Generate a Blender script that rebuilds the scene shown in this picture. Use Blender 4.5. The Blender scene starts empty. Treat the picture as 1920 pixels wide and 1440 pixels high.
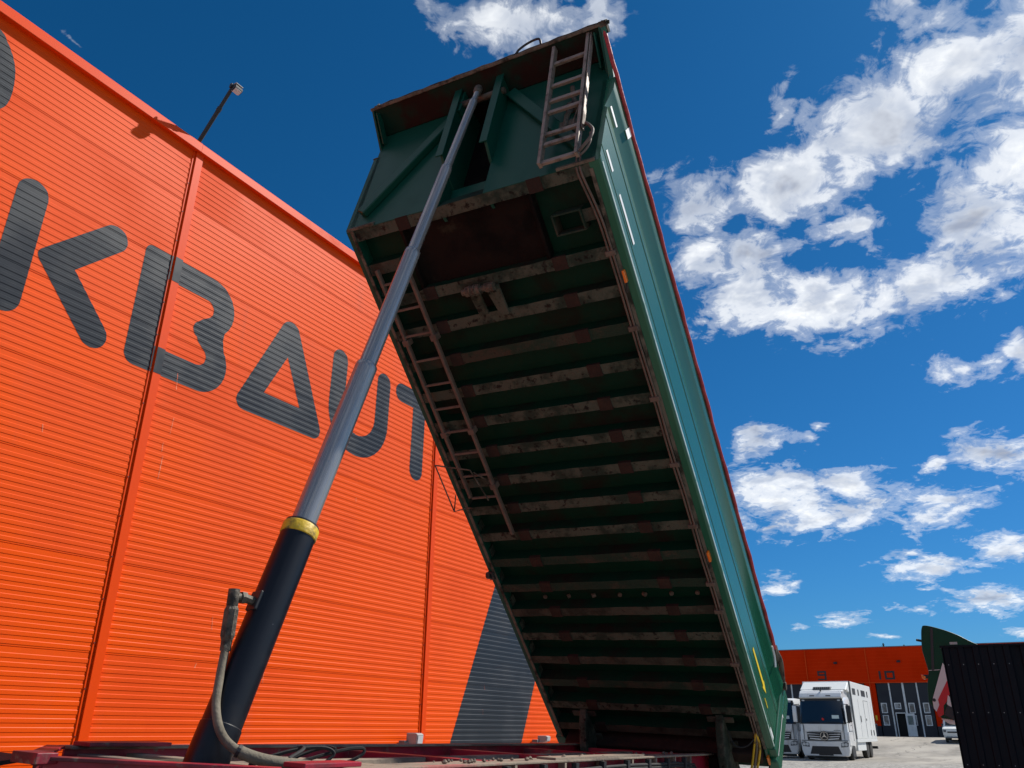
import bpy, bmesh, math, random
from mathutils import Matrix, Vector, noise as mnoise
random.seed(7)
R = math.radians
sc = bpy.context.scene
C = sc.collection

# ------------------------------------------------------------------ camera, sky, sun, exposure
EYE = 1.45                       # eye height above the yard
PITCH, ROLL = 0.40229, 0.011835
PHI = 0.53854                    # heading of the warehouse wall, clockwise from +Y
SUN_AZ, SUN_EL = R(67.0), R(47.0)  # azimuth clockwise from +Y

cam_d = bpy.data.cameras.new('camera'); cam = bpy.data.objects.new('camera', cam_d); C.objects.link(cam)
cam_d.sensor_width = 36; cam_d.lens = 1509.76 / 1920 * 36
cam_d.clip_start = 0.05; cam_d.clip_end = 3000
cam.matrix_world = Matrix.Translation((0, 0, EYE)) @ Matrix.Rotation(math.pi/2 + PITCH, 4, 'X') @ Matrix.Rotation(ROLL, 4, 'Z')
sc.camera = cam

sc.view_settings.view_transform = 'Standard'; sc.view_settings.look = 'None'
sc.view_settings.gamma = 1; sc.view_settings.use_curve_mapping = False
sc.view_settings.exposure = 0.35

sd = bpy.data.lights.new('sun', 'SUN'); so = bpy.data.objects.new('sun', sd); C.objects.link(so)
sd.energy = 4.4; sd.angle = R(0.5); sd.color = (1.0, 0.95, 0.87)
sv = Vector((math.sin(SUN_AZ)*math.cos(SUN_EL), math.cos(SUN_AZ)*math.cos(SUN_EL), math.sin(SUN_EL)))
so.rotation_euler = (-sv).to_track_quat('-Z', 'Y').to_euler(); so.location = (30, 10, 40)

# ---- sky: Nishita + cumulus laid out on a cloud layer in world directions
world = bpy.data.worlds.new('World'); sc.world = world; world.use_nodes = True
wn, wl = world.node_tree.nodes, world.node_tree.links
wn.clear()
KZ = 0.22
CLOUD_LIT, CLOUD_MID, CLOUD_DARK = (8.0, 8.2, 8.4), (5.3, 5.7, 6.4), (3.3, 3.6, 4.3)
def raydir(x, y):
    f = 1509.76; c, s = math.cos(ROLL), math.sin(ROLL)
    dx, dy = x-960, y-720
    u = c*dx + s*dy; v = -s*dx + c*dy
    return Vector((u, f*math.cos(PITCH)+v*math.sin(PITCH), f*math.sin(PITCH)-v*math.cos(PITCH))).normalized()
def skyuv(dv): return Vector((dv.x/(max(dv.z, 0)+KZ), dv.y/(max(dv.z, 0)+KZ)))
# cumulus seen in the photograph: direction (as measured), extent, tilt
CL = [(960,40,170,62,8,1),(820,8,70,36,20,.8),(1148,30,42,66,-20,.8),
 (1320,395,90,72,0,1),(1330,480,66,90,10,.85),(1470,345,150,82,-26,1.05),(1640,235,170,95,-24,1.15),(1815,125,170,92,-24,1.15),(1930,110,110,110,0,1.1),
 (1458,215,34,95,8,.70),(1400,470,110,80,0,.9),(1680,10,60,28,-10,.62),
 (1390,560,120,70,10,1),(1545,575,190,66,-3,1.08),(1720,535,125,62,5,1),(1845,430,115,125,-30,1.12),(1920,330,90,110,0,1.1),(1590,415,80,30,-14,.85),(1330,610,44,44,0,.6),
 (1810,688,92,34,-5,.95),(1918,655,38,44,0,.9),(1425,828,66,36,-10,.95),(1510,822,34,14,10,.75),(1552,798,38,14,-15,.7),
 (1470,935,105,62,12,1.08),(1600,915,92,44,3,1.02),(1560,970,170,34,-6,1),(1765,950,92,40,-14,1),(1440,990,30,22,0,.8),
 (1880,850,92,38,4,1.08),(1745,872,28,18,0,.8),(1738,1064,90,26,-5,1),(1690,1036,40,18,-12,.75),(1890,1025,78,26,0,1),
 (1458,1102,40,24,0,.9),(1862,1126,95,30,3,.95),(1735,1105,40,10,0,.6),(1680,1137,34,10,0,.65),(1575,1163,60,15,-4,.85),(1502,1178,26,8,0,.7),
 (1650,1192,36,7,0,.7),(1730,1143,45,12,0,.65),(1920,1188,46,12,0,.8),(165,80,50,26,40,.30)]
blobs = []
for (x, y, rx, ry, ang, st) in CL:
    c0 = skyuv(raydir(x, y)); e = 4.0
    jx = (skyuv(raydir(x+e, y))-skyuv(raydir(x-e, y)))/(2*e); jy = (skyuv(raydir(x, y+e))-skyuv(raydir(x, y-e)))/(2*e)
    a = R(ang); ca, sa = math.cos(a), math.sin(a)
    v1 = (jx*ca + jy*sa)*rx; v2 = (-jx*sa + jy*ca)*ry
    # principal axes of the 2x2 matrix [v1 v2]
    m11 = v1.x*v1.x+v2.x*v2.x; m22 = v1.y*v1.y+v2.y*v2.y; m12 = v1.x*v1.y+v2.x*v2.y
    th = 0.5*math.atan2(2*m12, m11-m22)
    l1 = m11*math.cos(th)**2+m22*math.sin(th)**2+m12*math.sin(2*th); l2 = m11+m22-l1
    blobs.append((c0, th, math.sqrt(max(l1, 1e-8)), math.sqrt(max(l2, 1e-8)), st))
g = bpy.data.node_groups.new('cloud_cover', 'ShaderNodeTree')
g.interface.new_socket('P', in_out='INPUT', socket_type='NodeSocketVector')
g.interface.new_socket('D', in_out='OUTPUT', socket_type='NodeSocketFloat')
gn, gl = g.nodes, g.links
gi = gn.new('NodeGroupInput'); go = gn.new('NodeGroupOutput')
def mathnode(nodes, links, op, *args):
    m = nodes.new('ShaderNodeMath'); m.operation = op
    for i, v in enumerate(args):
        if isinstance(v, (int, float)): m.inputs[i].default_value = v
        else: links.new(v, m.inputs[i])
    return m.outputs[0]
def noise2(nodes, links, vec, scale, detail, rough=.6, dist=0.0):
    t = nodes.new('ShaderNodeTexNoise'); t.noise_dimensions = '2D'
    t.inputs['Scale'].default_value = scale; t.inputs['Detail'].default_value = detail; t.inputs['Roughness'].default_value = rough; t.inputs['Distortion'].default_value = dist
    links.new(vec, t.inputs['Vector']); return t
GM = lambda op, *a: mathnode(gn, gl, op, *a)
warp = noise2(gn, gl, gi.outputs[0], 8, 3)
ws = gn.new('ShaderNodeVectorMath'); ws.operation = 'SUBTRACT'; gl.new(warp.outputs['Color'], ws.inputs[0]); ws.inputs[1].default_value = (.5, .5, .5)
wm = gn.new('ShaderNodeVectorMath'); wm.operation = 'MULTIPLY_ADD'; gl.new(ws.outputs[0], wm.inputs[0]); wm.inputs[1].default_value = (.09, .09, 0); gl.new(gi.outputs[0], wm.inputs[2])
acc = None
for (c0, th, s1, s2, st) in blobs:
    mp = gn.new('ShaderNodeMapping'); mp.vector_type = 'TEXTURE'
    mp.inputs['Location'].default_value = (c0.x, c0.y, 0); mp.inputs['Rotation'].default_value = (0, 0, th)
    mp.inputs['Scale'].default_value = (s1, s2, 1)
    if acc is None: gl.new(wm.outputs[0], mp.inputs['Vector'])
    else:      # an imperceptible dependence on the previous cloud keeps the shader evaluated one cloud at a time
        dp = gn.new('ShaderNodeVectorMath'); dp.operation = 'MULTIPLY_ADD'; gl.new(acc, dp.inputs[0]); dp.inputs[1].default_value = (1e-6, 1e-6, 0); gl.new(wm.outputs[0], dp.inputs[2])
        gl.new(dp.outputs[0], mp.inputs['Vector'])
    ln = gn.new('ShaderNodeVectorMath'); ln.operation = 'LENGTH'; gl.new(mp.outputs[0], ln.inputs[0])
    v = GM('MULTIPLY_ADD', ln.outputs['Value'], -.74, st*.83)
    acc = v if acc is None else GM('SMOOTH_MAX', acc, v, .10)
gl.new(GM('MAXIMUM', acc, -1.2), go.inputs[0])

WM = lambda op, *a: mathnode(wn, wl, op, *a)
def ramp(nodes, links, fac, stops, interp='EASE'):
    r = nodes.new('ShaderNodeValToRGB'); cr = r.color_ramp; cr.interpolation = interp
    while len(cr.elements) < len(stops): cr.elements.new(0.5)
    for el, (p, c) in zip(cr.elements, stops):
        el.position = p; el.color = (c, c, c, 1) if isinstance(c, (int, float)) else (*c, 1)
    links.new(fac, r.inputs[0]); return r.outputs[0]
tc = wn.new('ShaderNodeTexCoord'); sx = wn.new('ShaderNodeSeparateXYZ'); wl.new(tc.outputs['Generated'], sx.inputs[0])
den = WM('ADD', WM('MAXIMUM', sx.outputs[2], 0.0), KZ)
cx = wn.new('ShaderNodeCombineXYZ'); wl.new(WM('DIVIDE', sx.outputs[0], den), cx.inputs[0]); wl.new(WM('DIVIDE', sx.outputs[1], den), cx.inputs[1])
sky = wn.new('ShaderNodeTexSky'); sky.sky_type = 'NISHITA'; sky.sun_disc = False
sky.sun_elevation = SUN_EL; sky.sun_rotation = SUN_AZ; sky.air_density = 1.0; sky.dust_density = .35; sky.ozone_density = 2.2
skc = wn.new('ShaderNodeSeparateColor'); wl.new(sky.outputs[0], skc.inputs[0]); tint = wn.new('ShaderNodeCombineColor')
for i, (k_, p_) in enumerate(((.050, 1.6), (.365, 1.03), (.535, 1.10))): wl.new(WM('MULTIPLY', WM('POWER', skc.outputs[i], p_), k_), tint.inputs[i])
def cloud_sky(cover, tag_, dk=0):
    """sky with cumulus: cover value + fractal detail -> opacity; thick parts greyer, sun-side rims white"""
    n1 = noise2(wn, wl, cx.outputs[0], 11, 9-dk*5, .62, .3); n2 = noise2(wn, wl, cx.outputs[0], 36, 6-dk*4, .62, .75)
    off = wn.new('ShaderNodeVectorMath'); off.operation = 'ADD'; wl.new(cx.outputs[0], off.inputs[0]); off.inputs[1].default_value = (.030, .008, 0)
    n3 = noise2(wn, wl, off.outputs[0], 7.5, 4-dk*2, .55, .2)
    ns = WM('ADD', WM('MULTIPLY_ADD', n1.outputs['Fac'], 1.75, -.875), WM('MULTIPLY_ADD', n2.outputs['Fac'], .62, -.31))
    dd = WM('ADD', cover, ns)
    al = WM('MULTIPLY', ramp(wn, wl, dd, [(.0, 0.0), (.28, .26), (.60, .78), (1.0, 1.0)]), ramp(wn, wl, sx.outputs[2], [(.005, 0.0), (.03, 1.0)]))
    shd = WM('ADD', WM('MULTIPLY', cover, .60), WM('ADD', WM('MULTIPLY_ADD', n3.outputs['Fac'], 1.9, -.95), WM('MULTIPLY_ADD', n1.outputs['Fac'], .35, -.175)))
    cc = ramp(wn, wl, shd, [(0.0, CLOUD_LIT), (.22, CLOUD_LIT), (.52, CLOUD_MID), (.90, CLOUD_DARK)])
    m = wn.new('ShaderNodeMix'); m.data_type = 'RGBA'; wl.new(al, m.inputs[0]); wl.new(tint.outputs[0], m.inputs[6]); wl.new(cc, m.inputs[7])
    bgn = wn.new('ShaderNodeBackground'); bgn.inputs[1].default_value = .10; wl.new(m.outputs[2], bgn.inputs[0]); return bgn
d1 = wn.new('ShaderNodeGroup'); d1.node_tree = g; wl.new(cx.outputs[0], d1.inputs[0])
bgA = cloud_sky(d1.outputs[0], 'front')
# the rest of the sky carries the same scattered cumulus, from plain noise
# sector of the charted clouds: azimuth -50..+54 degrees, below 59 degrees of elevation (both skies are clear along its edge)
azn = WM('ARCTAN2', sx.outputs[0], sx.outputs[1])
inside = WM('MULTIPLY', WM('MULTIPLY', WM('GREATER_THAN', azn, R(-50)), WM('LESS_THAN', azn, R(54))), WM('LESS_THAN', sx.outputs[2], .86))
edge = WM('MINIMUM', WM('ABSOLUTE', WM('ADD', azn, R(50))), WM('ABSOLUTE', WM('SUBTRACT', azn, R(54))))
far = noise2(wn, wl, cx.outputs[0], 2.6, 2, .5)
cov = WM('SUBTRACT', WM('MULTIPLY_ADD', far.outputs['Fac'], 5.2, -2.65), WM('MULTIPLY', WM('SUBTRACT', 1.0, WM('MINIMUM', WM('MULTIPLY', edge, 8.0), 1.0)), 1.4))
bgB = cloud_sky(WM('MAXIMUM', WM('MINIMUM', cov, 1.0), -1.2), 'rest', 1)
wmix = wn.new('ShaderNodeMixShader'); wl.new(inside, wmix.inputs[0]); wl.new(bgB.outputs[0], wmix.inputs[1]); wl.new(bgA.outputs[0], wmix.inputs[2])
wo = wn.new('ShaderNodeOutputWorld'); wl.new(wmix.outputs[0], wo.inputs[0])
world.cycles.sampling_method = 'MANUAL'; world.cycles.sample_map_resolution = 256

# ------------------------------------------------------------------ materials
def mat(name, col, rough=.5, metal=0.0, var=None, var2=None, bump=None, coat=0.0, spec=.5, streak=None):
    """procedural paint/metal: base colour, up to two noise-mixed second colours (scale, lo, hi, colour, stretch), bump (scale, strength)"""
    m = bpy.data.materials.new(name); m.use_nodes = True
    n, l = m.node_tree.nodes, m.node_tree.links
    b = n['Principled BSDF']; b.inputs['Roughness'].default_value = rough; b.inputs['Metallic'].default_value = metal
    b.inputs['Specular IOR Level'].default_value = spec
    if coat: b.inputs['Coat Weight'].default_value = coat; b.inputs['Coat Roughness'].default_value = .08
    t = n.new('ShaderNodeTexCoord'); oi = n.new('ShaderNodeObjectInfo')     # each object gets its own piece of the pattern
    ofs = n.new('ShaderNodeVectorMath'); ofs.operation = 'MULTIPLY_ADD'; l.new(oi.outputs['Random'], ofs.inputs[0]); ofs.inputs[1].default_value = (37, 53, 71); l.new(t.outputs['Object'], ofs.inputs[2])
    cur = None; facs = []
    for v in (var, var2, streak):
        if not v: continue
        s, lo, hi, c2 = v[:4]; st = v[4] if len(v) > 4 else (1, 1, 1)
        mp = n.new('ShaderNodeMapping'); mp.inputs['Scale'].default_value = st; l.new(ofs.outputs[0], mp.inputs[0])
        nz = n.new('ShaderNodeTexNoise'); nz.inputs['Scale'].default_value = s; nz.inputs['Detail'].default_value = 7; nz.inputs['Roughness'].default_value = .62
        l.new(mp.outputs[0], nz.inputs['Vector'])
        fac = ramp(n, l, nz.outputs['Fac'], [(lo, 0.0), (hi, 1.0)])
        mxx = n.new('ShaderNodeMix'); mxx.data_type = 'RGBA'; l.new(fac, mxx.inputs[0])
        if cur is None: mxx.inputs[6].default_value = (*col, 1)
        else: l.new(cur, mxx.inputs[6])
        mxx.inputs[7].default_value = (*c2, 1); cur = mxx.outputs[2]; facs.append(fac)
    if cur is None: b.inputs['Base Color'].default_value = (*col, 1)
    else:
        l.new(cur, b.inputs['Base Color'])
        rm = n.new('ShaderNodeMapRange'); l.new(facs[0], rm.inputs[0]); rm.inputs[3].default_value = rough; rm.inputs[4].default_value = min(1, rough+.22)
        l.new(rm.outputs[0], b.inputs['Roughness'])
    if bump:
        nb = n.new('ShaderNodeTexNoise'); nb.inputs['Scale'].default_value = bump[0]; nb.inputs['Detail'].default_value = 6; l.new(t.outputs['Object'], nb.inputs['Vector'])
        bp = n.new('ShaderNodeBump'); bp.inputs['Strength'].default_value = bump[1]; bp.inputs['Distance'].default_value = .02
        l.new(nb.outputs['Fac'], bp.inputs['Height']); l.new(bp.outputs[0], b.inputs['Normal'])
    return m
M_ = {}
M_['orange'] = mat('orange_cladding', (.85, .088, .002), .42, var=(.45, .40, .72, (.76, .070, .002)), streak=(2.6, .60, .86, (.72, .085, .016), (1, 1, .08)), bump=(.9, .22), spec=.13)
M_['orange_trim'] = mat('orange_trim', (.80, .066, .0025), .42, var=(1.2, .5, .8, (.72, .056, .002)), spec=.15)
M_['orange_dull'] = mat('orange_hall', (.74, .030, .0005), .7, var=(.5, .4, .7, (.66, .026, .0005)), spec=.06)
M_['letter'] = mat('dark_grey_paint', (.017, .021, .027), .34, var=(1.1, .40, .72, (.028, .033, .040)), var2=(30, .70, .78, (.08, .07, .06)), bump=(2.2, .02), spec=.28)
M_['scuff'] = mat('pale_scuff', (.80, .22, .09), .6, var=(20, .4, .6, (.80, .12, .03)))
M_['screw'] = mat('screw_heads', (.12, .03, .02), .5)
M_['white_trim'] = mat('white_trim', (.75, .75, .73), .45, var=(3, .45, .8, (.5, .49, .46)))
M_['plinth'] = mat('concrete_plinth', (.30, .29, .27), .85, var=(2.5, .4, .7, (.2, .19, .18)), bump=(30, .3))
M_['roofing'] = mat('grey_roofing', (.2, .2, .2), .8, var=(1, .4, .7, (.15, .15, .15)))
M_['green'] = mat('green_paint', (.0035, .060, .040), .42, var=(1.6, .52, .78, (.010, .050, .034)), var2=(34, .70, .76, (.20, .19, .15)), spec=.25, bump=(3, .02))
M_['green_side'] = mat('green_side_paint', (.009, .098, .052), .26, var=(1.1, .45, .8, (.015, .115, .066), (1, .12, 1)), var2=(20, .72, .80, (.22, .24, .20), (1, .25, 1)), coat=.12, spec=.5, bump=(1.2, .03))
M_['edge'] = mat('edge_highlight_paint', (.48, .58, .54), .25, var=(6, .48, .7, (.10, .26, .20)))  # pale colour painted in for sky reflected along the body's bottom edge
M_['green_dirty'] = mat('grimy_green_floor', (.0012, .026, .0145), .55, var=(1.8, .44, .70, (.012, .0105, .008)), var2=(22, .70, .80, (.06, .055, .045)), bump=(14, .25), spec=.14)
M_['beam'] = mat('grimy_steel_beam', (.070, .074, .056), .72, var=(4.2, .42, .60, (.026, .036, .027)), var2=(15, .54, .66, (.014, .012, .010)), bump=(40, .4), spec=.14)
M_['beam2'] = mat('rusty_grimy_beam', (.062, .057, .043), .75, var=(3.6, .42, .62, (.032, .030, .023)), var2=(24, .60, .72, (.020, .014, .011)), bump=(40, .4), spec=.14)
M_['beam3'] = mat('green_worn_beam', (.018, .034, .023), .68, var=(3.4, .46, .62, (.050, .041, .030)), var2=(24, .60, .72, (.018, .018, .014)), bump=(40, .4), spec=.14)
M_['pad'] = mat('worn_rubber_pad', (.030, .018, .015), .8, var=(9, .45, .7, (.045, .026, .020)), bump=(50, .3), spec=.14)
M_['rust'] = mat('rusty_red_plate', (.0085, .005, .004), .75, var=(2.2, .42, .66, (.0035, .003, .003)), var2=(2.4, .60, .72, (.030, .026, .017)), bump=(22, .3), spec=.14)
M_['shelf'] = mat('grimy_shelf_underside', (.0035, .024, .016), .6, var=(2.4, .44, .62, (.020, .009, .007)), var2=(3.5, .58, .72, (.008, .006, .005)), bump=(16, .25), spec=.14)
M_['pipe'] = mat('brown_steel_tube', (.115, .080, .063), .6, var=(7, .45, .7, (.075, .054, .042)), bump=(30, .15))
M_['alu'] = mat('worn_aluminium', (.25, .205, .17), .55, .3, var=(9, .45, .7, (.11, .082, .065)), var2=(30, .6, .75, (.07, .05, .04)), bump=(40, .2))
M_['rim'] = mat('worn_edge_steel', (.14, .12, .095), .7, var=(6, .45, .65, (.03, .028, .022)), bump=(30, .3), spec=.14)
M_['steel'] = mat('ground_steel_rod', (.34, .335, .33), .18, .48, var=(2.0, .4, .7, (.25, .248, .245), (.6, 30, 30)), var2=(9, .62, .80, (.16, .15, .14), (.5, 4, 4)), spec=.8)
M_['barrel'] = mat('dark_blue_barrel_paint', (.0045, .0062, .011), .36, var=(3, .5, .75, (.008, .009, .013)), var2=(26, .715, .74, (.16, .19, .22)), spec=.35)
M_['yellow'] = mat('yellow_collar_paint', (.62, .40, .015), .5, var=(13, .47, .66, (.16, .11, .03)), bump=(40, .25))
M_['hose'] = mat('dusty_hose', (.17, .145, .105), .8, var=(7, .45, .7, (.11, .092, .068)), bump=(60, .25))
M_['fitting'] = mat('greasy_fitting', (.105, .088, .066), .6, .2, var=(12, .45, .65, (.03, .026, .021)), bump=(40, .5))
M_['red'] = mat('crimson_chassis_paint', (.30, .008, .028), .38, var=(1.7, .46, .66, (.10, .010, .016)), var2=(9, .60, .72, (.16, .12, .09)), bump=(20, .15))
M_['dust'] = mat('dusty_wear_strip', (.25, .20, .15), .85, var=(1.6, .46, .62, (.13, .105, .085)), var2=(4, .60, .72, (.34, .10, .09), (1, .3, 1)), bump=(26, .35))
M_['tarp'] = mat('red_tarpaulin', (.44, .045, .050), .6, var=(8, .45, .7, (.30, .03, .04)), bump=(18, .5))
M_['tape'] = mat('white_reflective_tape', (.78, .80, .80), .35, var=(12, .5, .8, (.62, .64, .64)))
M_['sticker'] = mat('yellow_sticker', (.80, .56, .01), .5)
M_['amber'] = mat('amber_lens', (.75, .18, .01), .25, coat=.5)
M_['rubber'] = mat('black_rubber', (.018, .018, .018), .8, var=(6, .45, .7, (.032, .031, .028)), bump=(30, .2))
M_['tyre'] = mat('tyre_rubber', (.030, .029, .028), .85, var=(4, .45, .7, (.06, .057, .05)), bump=(40, .3))
M_['blackmetal'] = mat('black_metal', (.018, .018, .020), .5, var=(5, .45, .7, (.03, .03, .03)))
M_['navy'] = mat('black_ribbed_sheet', (.0030, .0033, .0075), .55, var=(2, .45, .75, (.0045, .0048, .009)), bump=(3, .03), spec=.18)
M_['white'] = mat('white_paint', (.74, .75, .75), .3, var=(1.5, .5, .8, (.62, .62, .60)), streak=(4, .55, .8, (.50, .48, .44), (1, 1, .2)), coat=.4)
M_['boxwhite'] = mat('white_box_panel', (.72, .74, .73), .4, var=(1.0, .5, .8, (.66, .67, .66)), streak=(3, .62, .8, (.58, .58, .55), (1, 1, .1)))
M_['greypl'] = mat('grey_plastic', (.12, .13, .14), .6, var=(4, .45, .7, (.16, .165, .17)))
M_['glass'] = mat('dark_glass', (.010, .014, .020), .06, spec=.8)
M_['winglass'] = mat('hall_window_glass', (.08, .09, .095), .12, var=(1.2, .42, .60, (.34, .35, .35), (1, 1, 1)), spec=.8)
M_['lens'] = mat('headlight_lens', (.55, .58, .60), .12, coat=.6)
M_['chrome'] = mat('chrome', (.72, .73, .75), .15, 1.0)
M_['darkpanel'] = mat('dark_gate_panel', (.010, .012, .020), .5, var=(1, .4, .7, (.015, .016, .024)))
M_['void'] = mat('dark_interior', (.012, .011, .010), .9)
M_['paper'] = mat('pale_paper', (.6, .72, .72), .6)
M_['redplastic'] = mat('red_plastic', (.6, .02, .015), .4)
M_['stripered'] = mat('red_stripe_paint', (.50, .012, .016), .35, coat=.3)
M_['stripewhite'] = mat('white_stripe_paint', (.60, .56, .54), .4, coat=.3)
M_['cabgreen'] = mat('dark_green_cab_paint', (.005, .046, .022), .45, var=(1.5, .45, .75, (.006, .036, .018)), spec=.2)
M_['lampgrey'] = mat('pale_grey_housing', (.33, .33, .32), .5, var=(5, .45, .7, (.30, .30, .29)))
M_['needle'] = mat('spruce_needles', (.022, .04, .018), .8, var=(3, .4, .7, (.012, .024, .012)))
M_['bark'] = mat('bark', (.06, .045, .03), .9)

# ------------------------------------------------------------------ frames of reference
YARD = Matrix.Rotation(-PHI, 4, 'Z') @ Matrix.Identity(4)     # local x = l (away from the wall), y = a (along the wall), z up
def yard(l, a, z): return Matrix.Translation((0, 0, 0)) @ YARD @ Matrix.Translation((l, a, z))
def yp(l, a, z): return YARD @ Vector((l, a, z))
WALL_L = -8.64

# ------------------------------------------------------------------ mesh helpers
WMX = {}
class MB:
    def __init__(s): s.v = []; s.f = []; s.m = []
    def add(s, vs, fs, mi=0):
        o = len(s.v); s.v += [tuple(v) for v in vs]; s.f += [tuple(i+o for i in f) for f in fs]; s.m += [mi]*len(fs); return s
    def box(s, a, b, T=None, mi=0):
        x0, y0, z0 = a; x1, y1, z1 = b
        vs = [Vector(p) for p in ((x0,y0,z0),(x1,y0,z0),(x1,y1,z0),(x0,y1,z0),(x0,y0,z1),(x1,y0,z1),(x1,y1,z1),(x0,y1,z1))]
        if T: vs = [T @ v for v in vs]
        return s.add(vs, [(0,3,2,1),(4,5,6,7),(0,1,5,4),(1,2,6,5),(2,3,7,6),(3,0,4,7)], mi)
    def beam(s, p0, p1, w, h, up=(0, 0, 1), mi=0):
        p0, p1 = Vector(p0), Vector(p1); d = (p1-p0); L = d.length; d.normalize(); u = Vector(up)
        x = d.cross(u).normalized(); z = x.cross(d)
        T = Matrix((( *[x[0], d[0], z[0]], p0[0]), (*[x[1], d[1], z[1]], p0[1]), (*[x[2], d[2], z[2]], p0[2]), (0,0,0,1)))
        return s.box((-w/2, 0, -h/2), (w/2, L, h/2), T, mi)
    def prism(s, poly, ax, c0, c1, mi=0):
        """poly in the two other axes (cyclic order x,y,z without ax), extruded along ax"""
        def P(p, c):
            return {0: (c, p[0], p[1]), 1: (p[0], c, p[1]), 2: (p[0], p[1], c)}[ax]
        n = len(poly); vs = [P(p, c0) for p in poly]+[P(p, c1) for p in poly]
        fs = [tuple(range(n))[::-1], tuple(range(n, 2*n))]+[(i, (i+1) % n, n+(i+1) % n, n+i) for i in range(n)]
        return s.add(vs, fs, mi)
    def tube(s, path, r, seg=10, mi=0, cap=True, rs=None):
        path = [Vector(p) for p in path]; n = len(path); vs = []; prev = None
        for i, p in enumerate(path):
            d = (path[min(i+1, n-1)]-path[max(i-1, 0)]).normalized()
            if prev is None:
                u = Vector((0, 0, 1)) if abs(d.z) < .9 else Vector((1, 0, 0)); x = d.cross(u).normalized()
            else:
                x = (prev - d*prev.dot(d)).normalized()
            prev = x; y = d.cross(x); rad = rs[i] if rs else r
            for k in range(seg):
                a = 2*math.pi*k/seg; vs.append(p + x*math.cos(a)*rad + y*math.sin(a)*rad)
        fs = [(i*seg+k, i*seg+(k+1) % seg, (i+1)*seg+(k+1) % seg, (i+1)*seg+k) for i in range(n-1) for k in range(seg)]
        if cap: fs += [tuple(range(seg))[::-1], tuple(range((n-1)*seg, n*seg))]
        return s.add(vs, fs, mi)
    def lathe(s, prof, seg=24, T=None, mi=0):
        """profile (r, x) turned about the x axis"""
        vs = []
        for (r, x) in prof:
            for k in range(seg):
                a = 2*math.pi*k/seg; p = Vector((x, r*math.cos(a), r*math.sin(a))); vs.append(T @ p if T else p)
        n = len(prof)
        fs = [(i*seg+k, i*seg+(k+1) % seg, (i+1)*seg+(k+1) % seg, (i+1)*seg+k) for i in range(n-1) for k in range(seg)]
        fs += [tuple(range(seg))[::-1], tuple(range((n-1)*seg, n*seg))]
        return s.add(vs, fs, mi)
    def mesh(s, name, mats, smooth=None):
        me = bpy.data.meshes.new(name); me.from_pydata(s.v, [], s.f); me.update()
        bm = bmesh.new(); bm.from_mesh(me); bmesh.ops.recalc_face_normals(bm, faces=bm.faces); bm.to_mesh(me); bm.free()
        mats = mats if isinstance(mats, (list, tuple)) else [mats]
        for m in mats: me.materials.append(M_[m])
        if len(mats) > 1: me.polygons.foreach_set('material_index', s.m)
        if smooth is not None:
            me.polygons.foreach_set('use_smooth', [True]*len(me.polygons)); me.set_sharp_from_angle(angle=R(smooth))
        return me
    def build(s, name, mats, parent=None, M=None, smooth=None, bevel=0):
        return place(name, s.mesh(name, mats, smooth), parent, M, bevel)
def place(name, me, parent=None, M=None, bevel=0):
    """link a mesh whose coordinates are in frame M (default: the parent's own frame)"""
    o = bpy.data.objects.new(name, me); C.objects.link(o)
    P = WMX[parent] if parent else Matrix.Identity(4)
    W = M if M is not None else P
    o.parent = parent; o.matrix_basis = P.inverted() @ W; WMX[o] = W
    if bevel:
        b = o.modifiers.new('bevel', 'BEVEL'); b.width = bevel; b.segments = 2; b.limit_method = 'ANGLE'; b.angle_limit = R(35)
    return o
def thing(name, M, label, cat, group=None):
    o = bpy.data.objects.new(name, None); C.objects.link(o); o.matrix_basis = M; WMX[o] = M; o.empty_display_size = .3
    return tag(o, label, cat, group)
def tag(o, label, cat, group=None):
    o['label'] = label; o['category'] = cat
    if group: o['group'] = group
    return o
def struct(o): o['kind'] = 'structure'; return o
def crv(pts, n=8):
    """Catmull-Rom through points"""
    P = [Vector(p) for p in pts]; P = [2*P[0]-P[1]]+P+[2*P[-1]-P[-2]]; out = []
    for i in range(1, len(P)-2):
        for k in range(n):
            t = k/n; a, b, c, d = P[i-1:i+3]
            out.append(.5*((2*b)+(c-a)*t+(2*a-5*b+4*c-d)*t*t+(3*b-a-3*c+d)*t**3))
    return out+[P[-2]]

# ------------------------------------------------------------------ ground
def gz(a):                      # the yard climbs gently towards the far hall
    t = min(1, max(0, (a-58)/24)); return (t*t*(3-2*t))*1.0
gb = MB(); al = [-300, -60, -20]+list(range(-10, 56, 6))+[58+i*2 for i in range(14)]+[100, 160, 400, 1500]
ls = [-900, -200, -60, -30, -15, 0, 15, 30, 80, 900]
for a in al:
    for l in ls: gb.v.append((l, a, gz(a)))
nl = len(ls)
for i in range(len(al)-1):
    for j in range(nl-1): gb.f.append((i*nl+j, i*nl+j+1, (i+1)*nl+j+1, (i+1)*nl+j)); gb.m.append(0)
gm = bpy.data.materials.new('yard_concrete_and_gravel'); gm.use_nodes = True; M_['ground'] = gm
n, l_ = gm.node_tree.nodes, gm.node_tree.links; b = n['Principled BSDF']; b.inputs['Roughness'].default_value = .9
t = n.new('ShaderNodeTexCoord')
def tn(scale, det=6, st=(1, 1, 1)):
    mp = n.new('ShaderNodeMapping'); mp.inputs['Scale'].default_value = st; l_.new(t.outputs['Object'], mp.inputs[0])
    z = n.new('ShaderNodeTexNoise'); z.inputs['Scale'].default_value = scale; z.inputs['Detail'].default_value = det; l_.new(mp.outputs[0], z.inputs['Vector']); return z.outputs['Fac']
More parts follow.
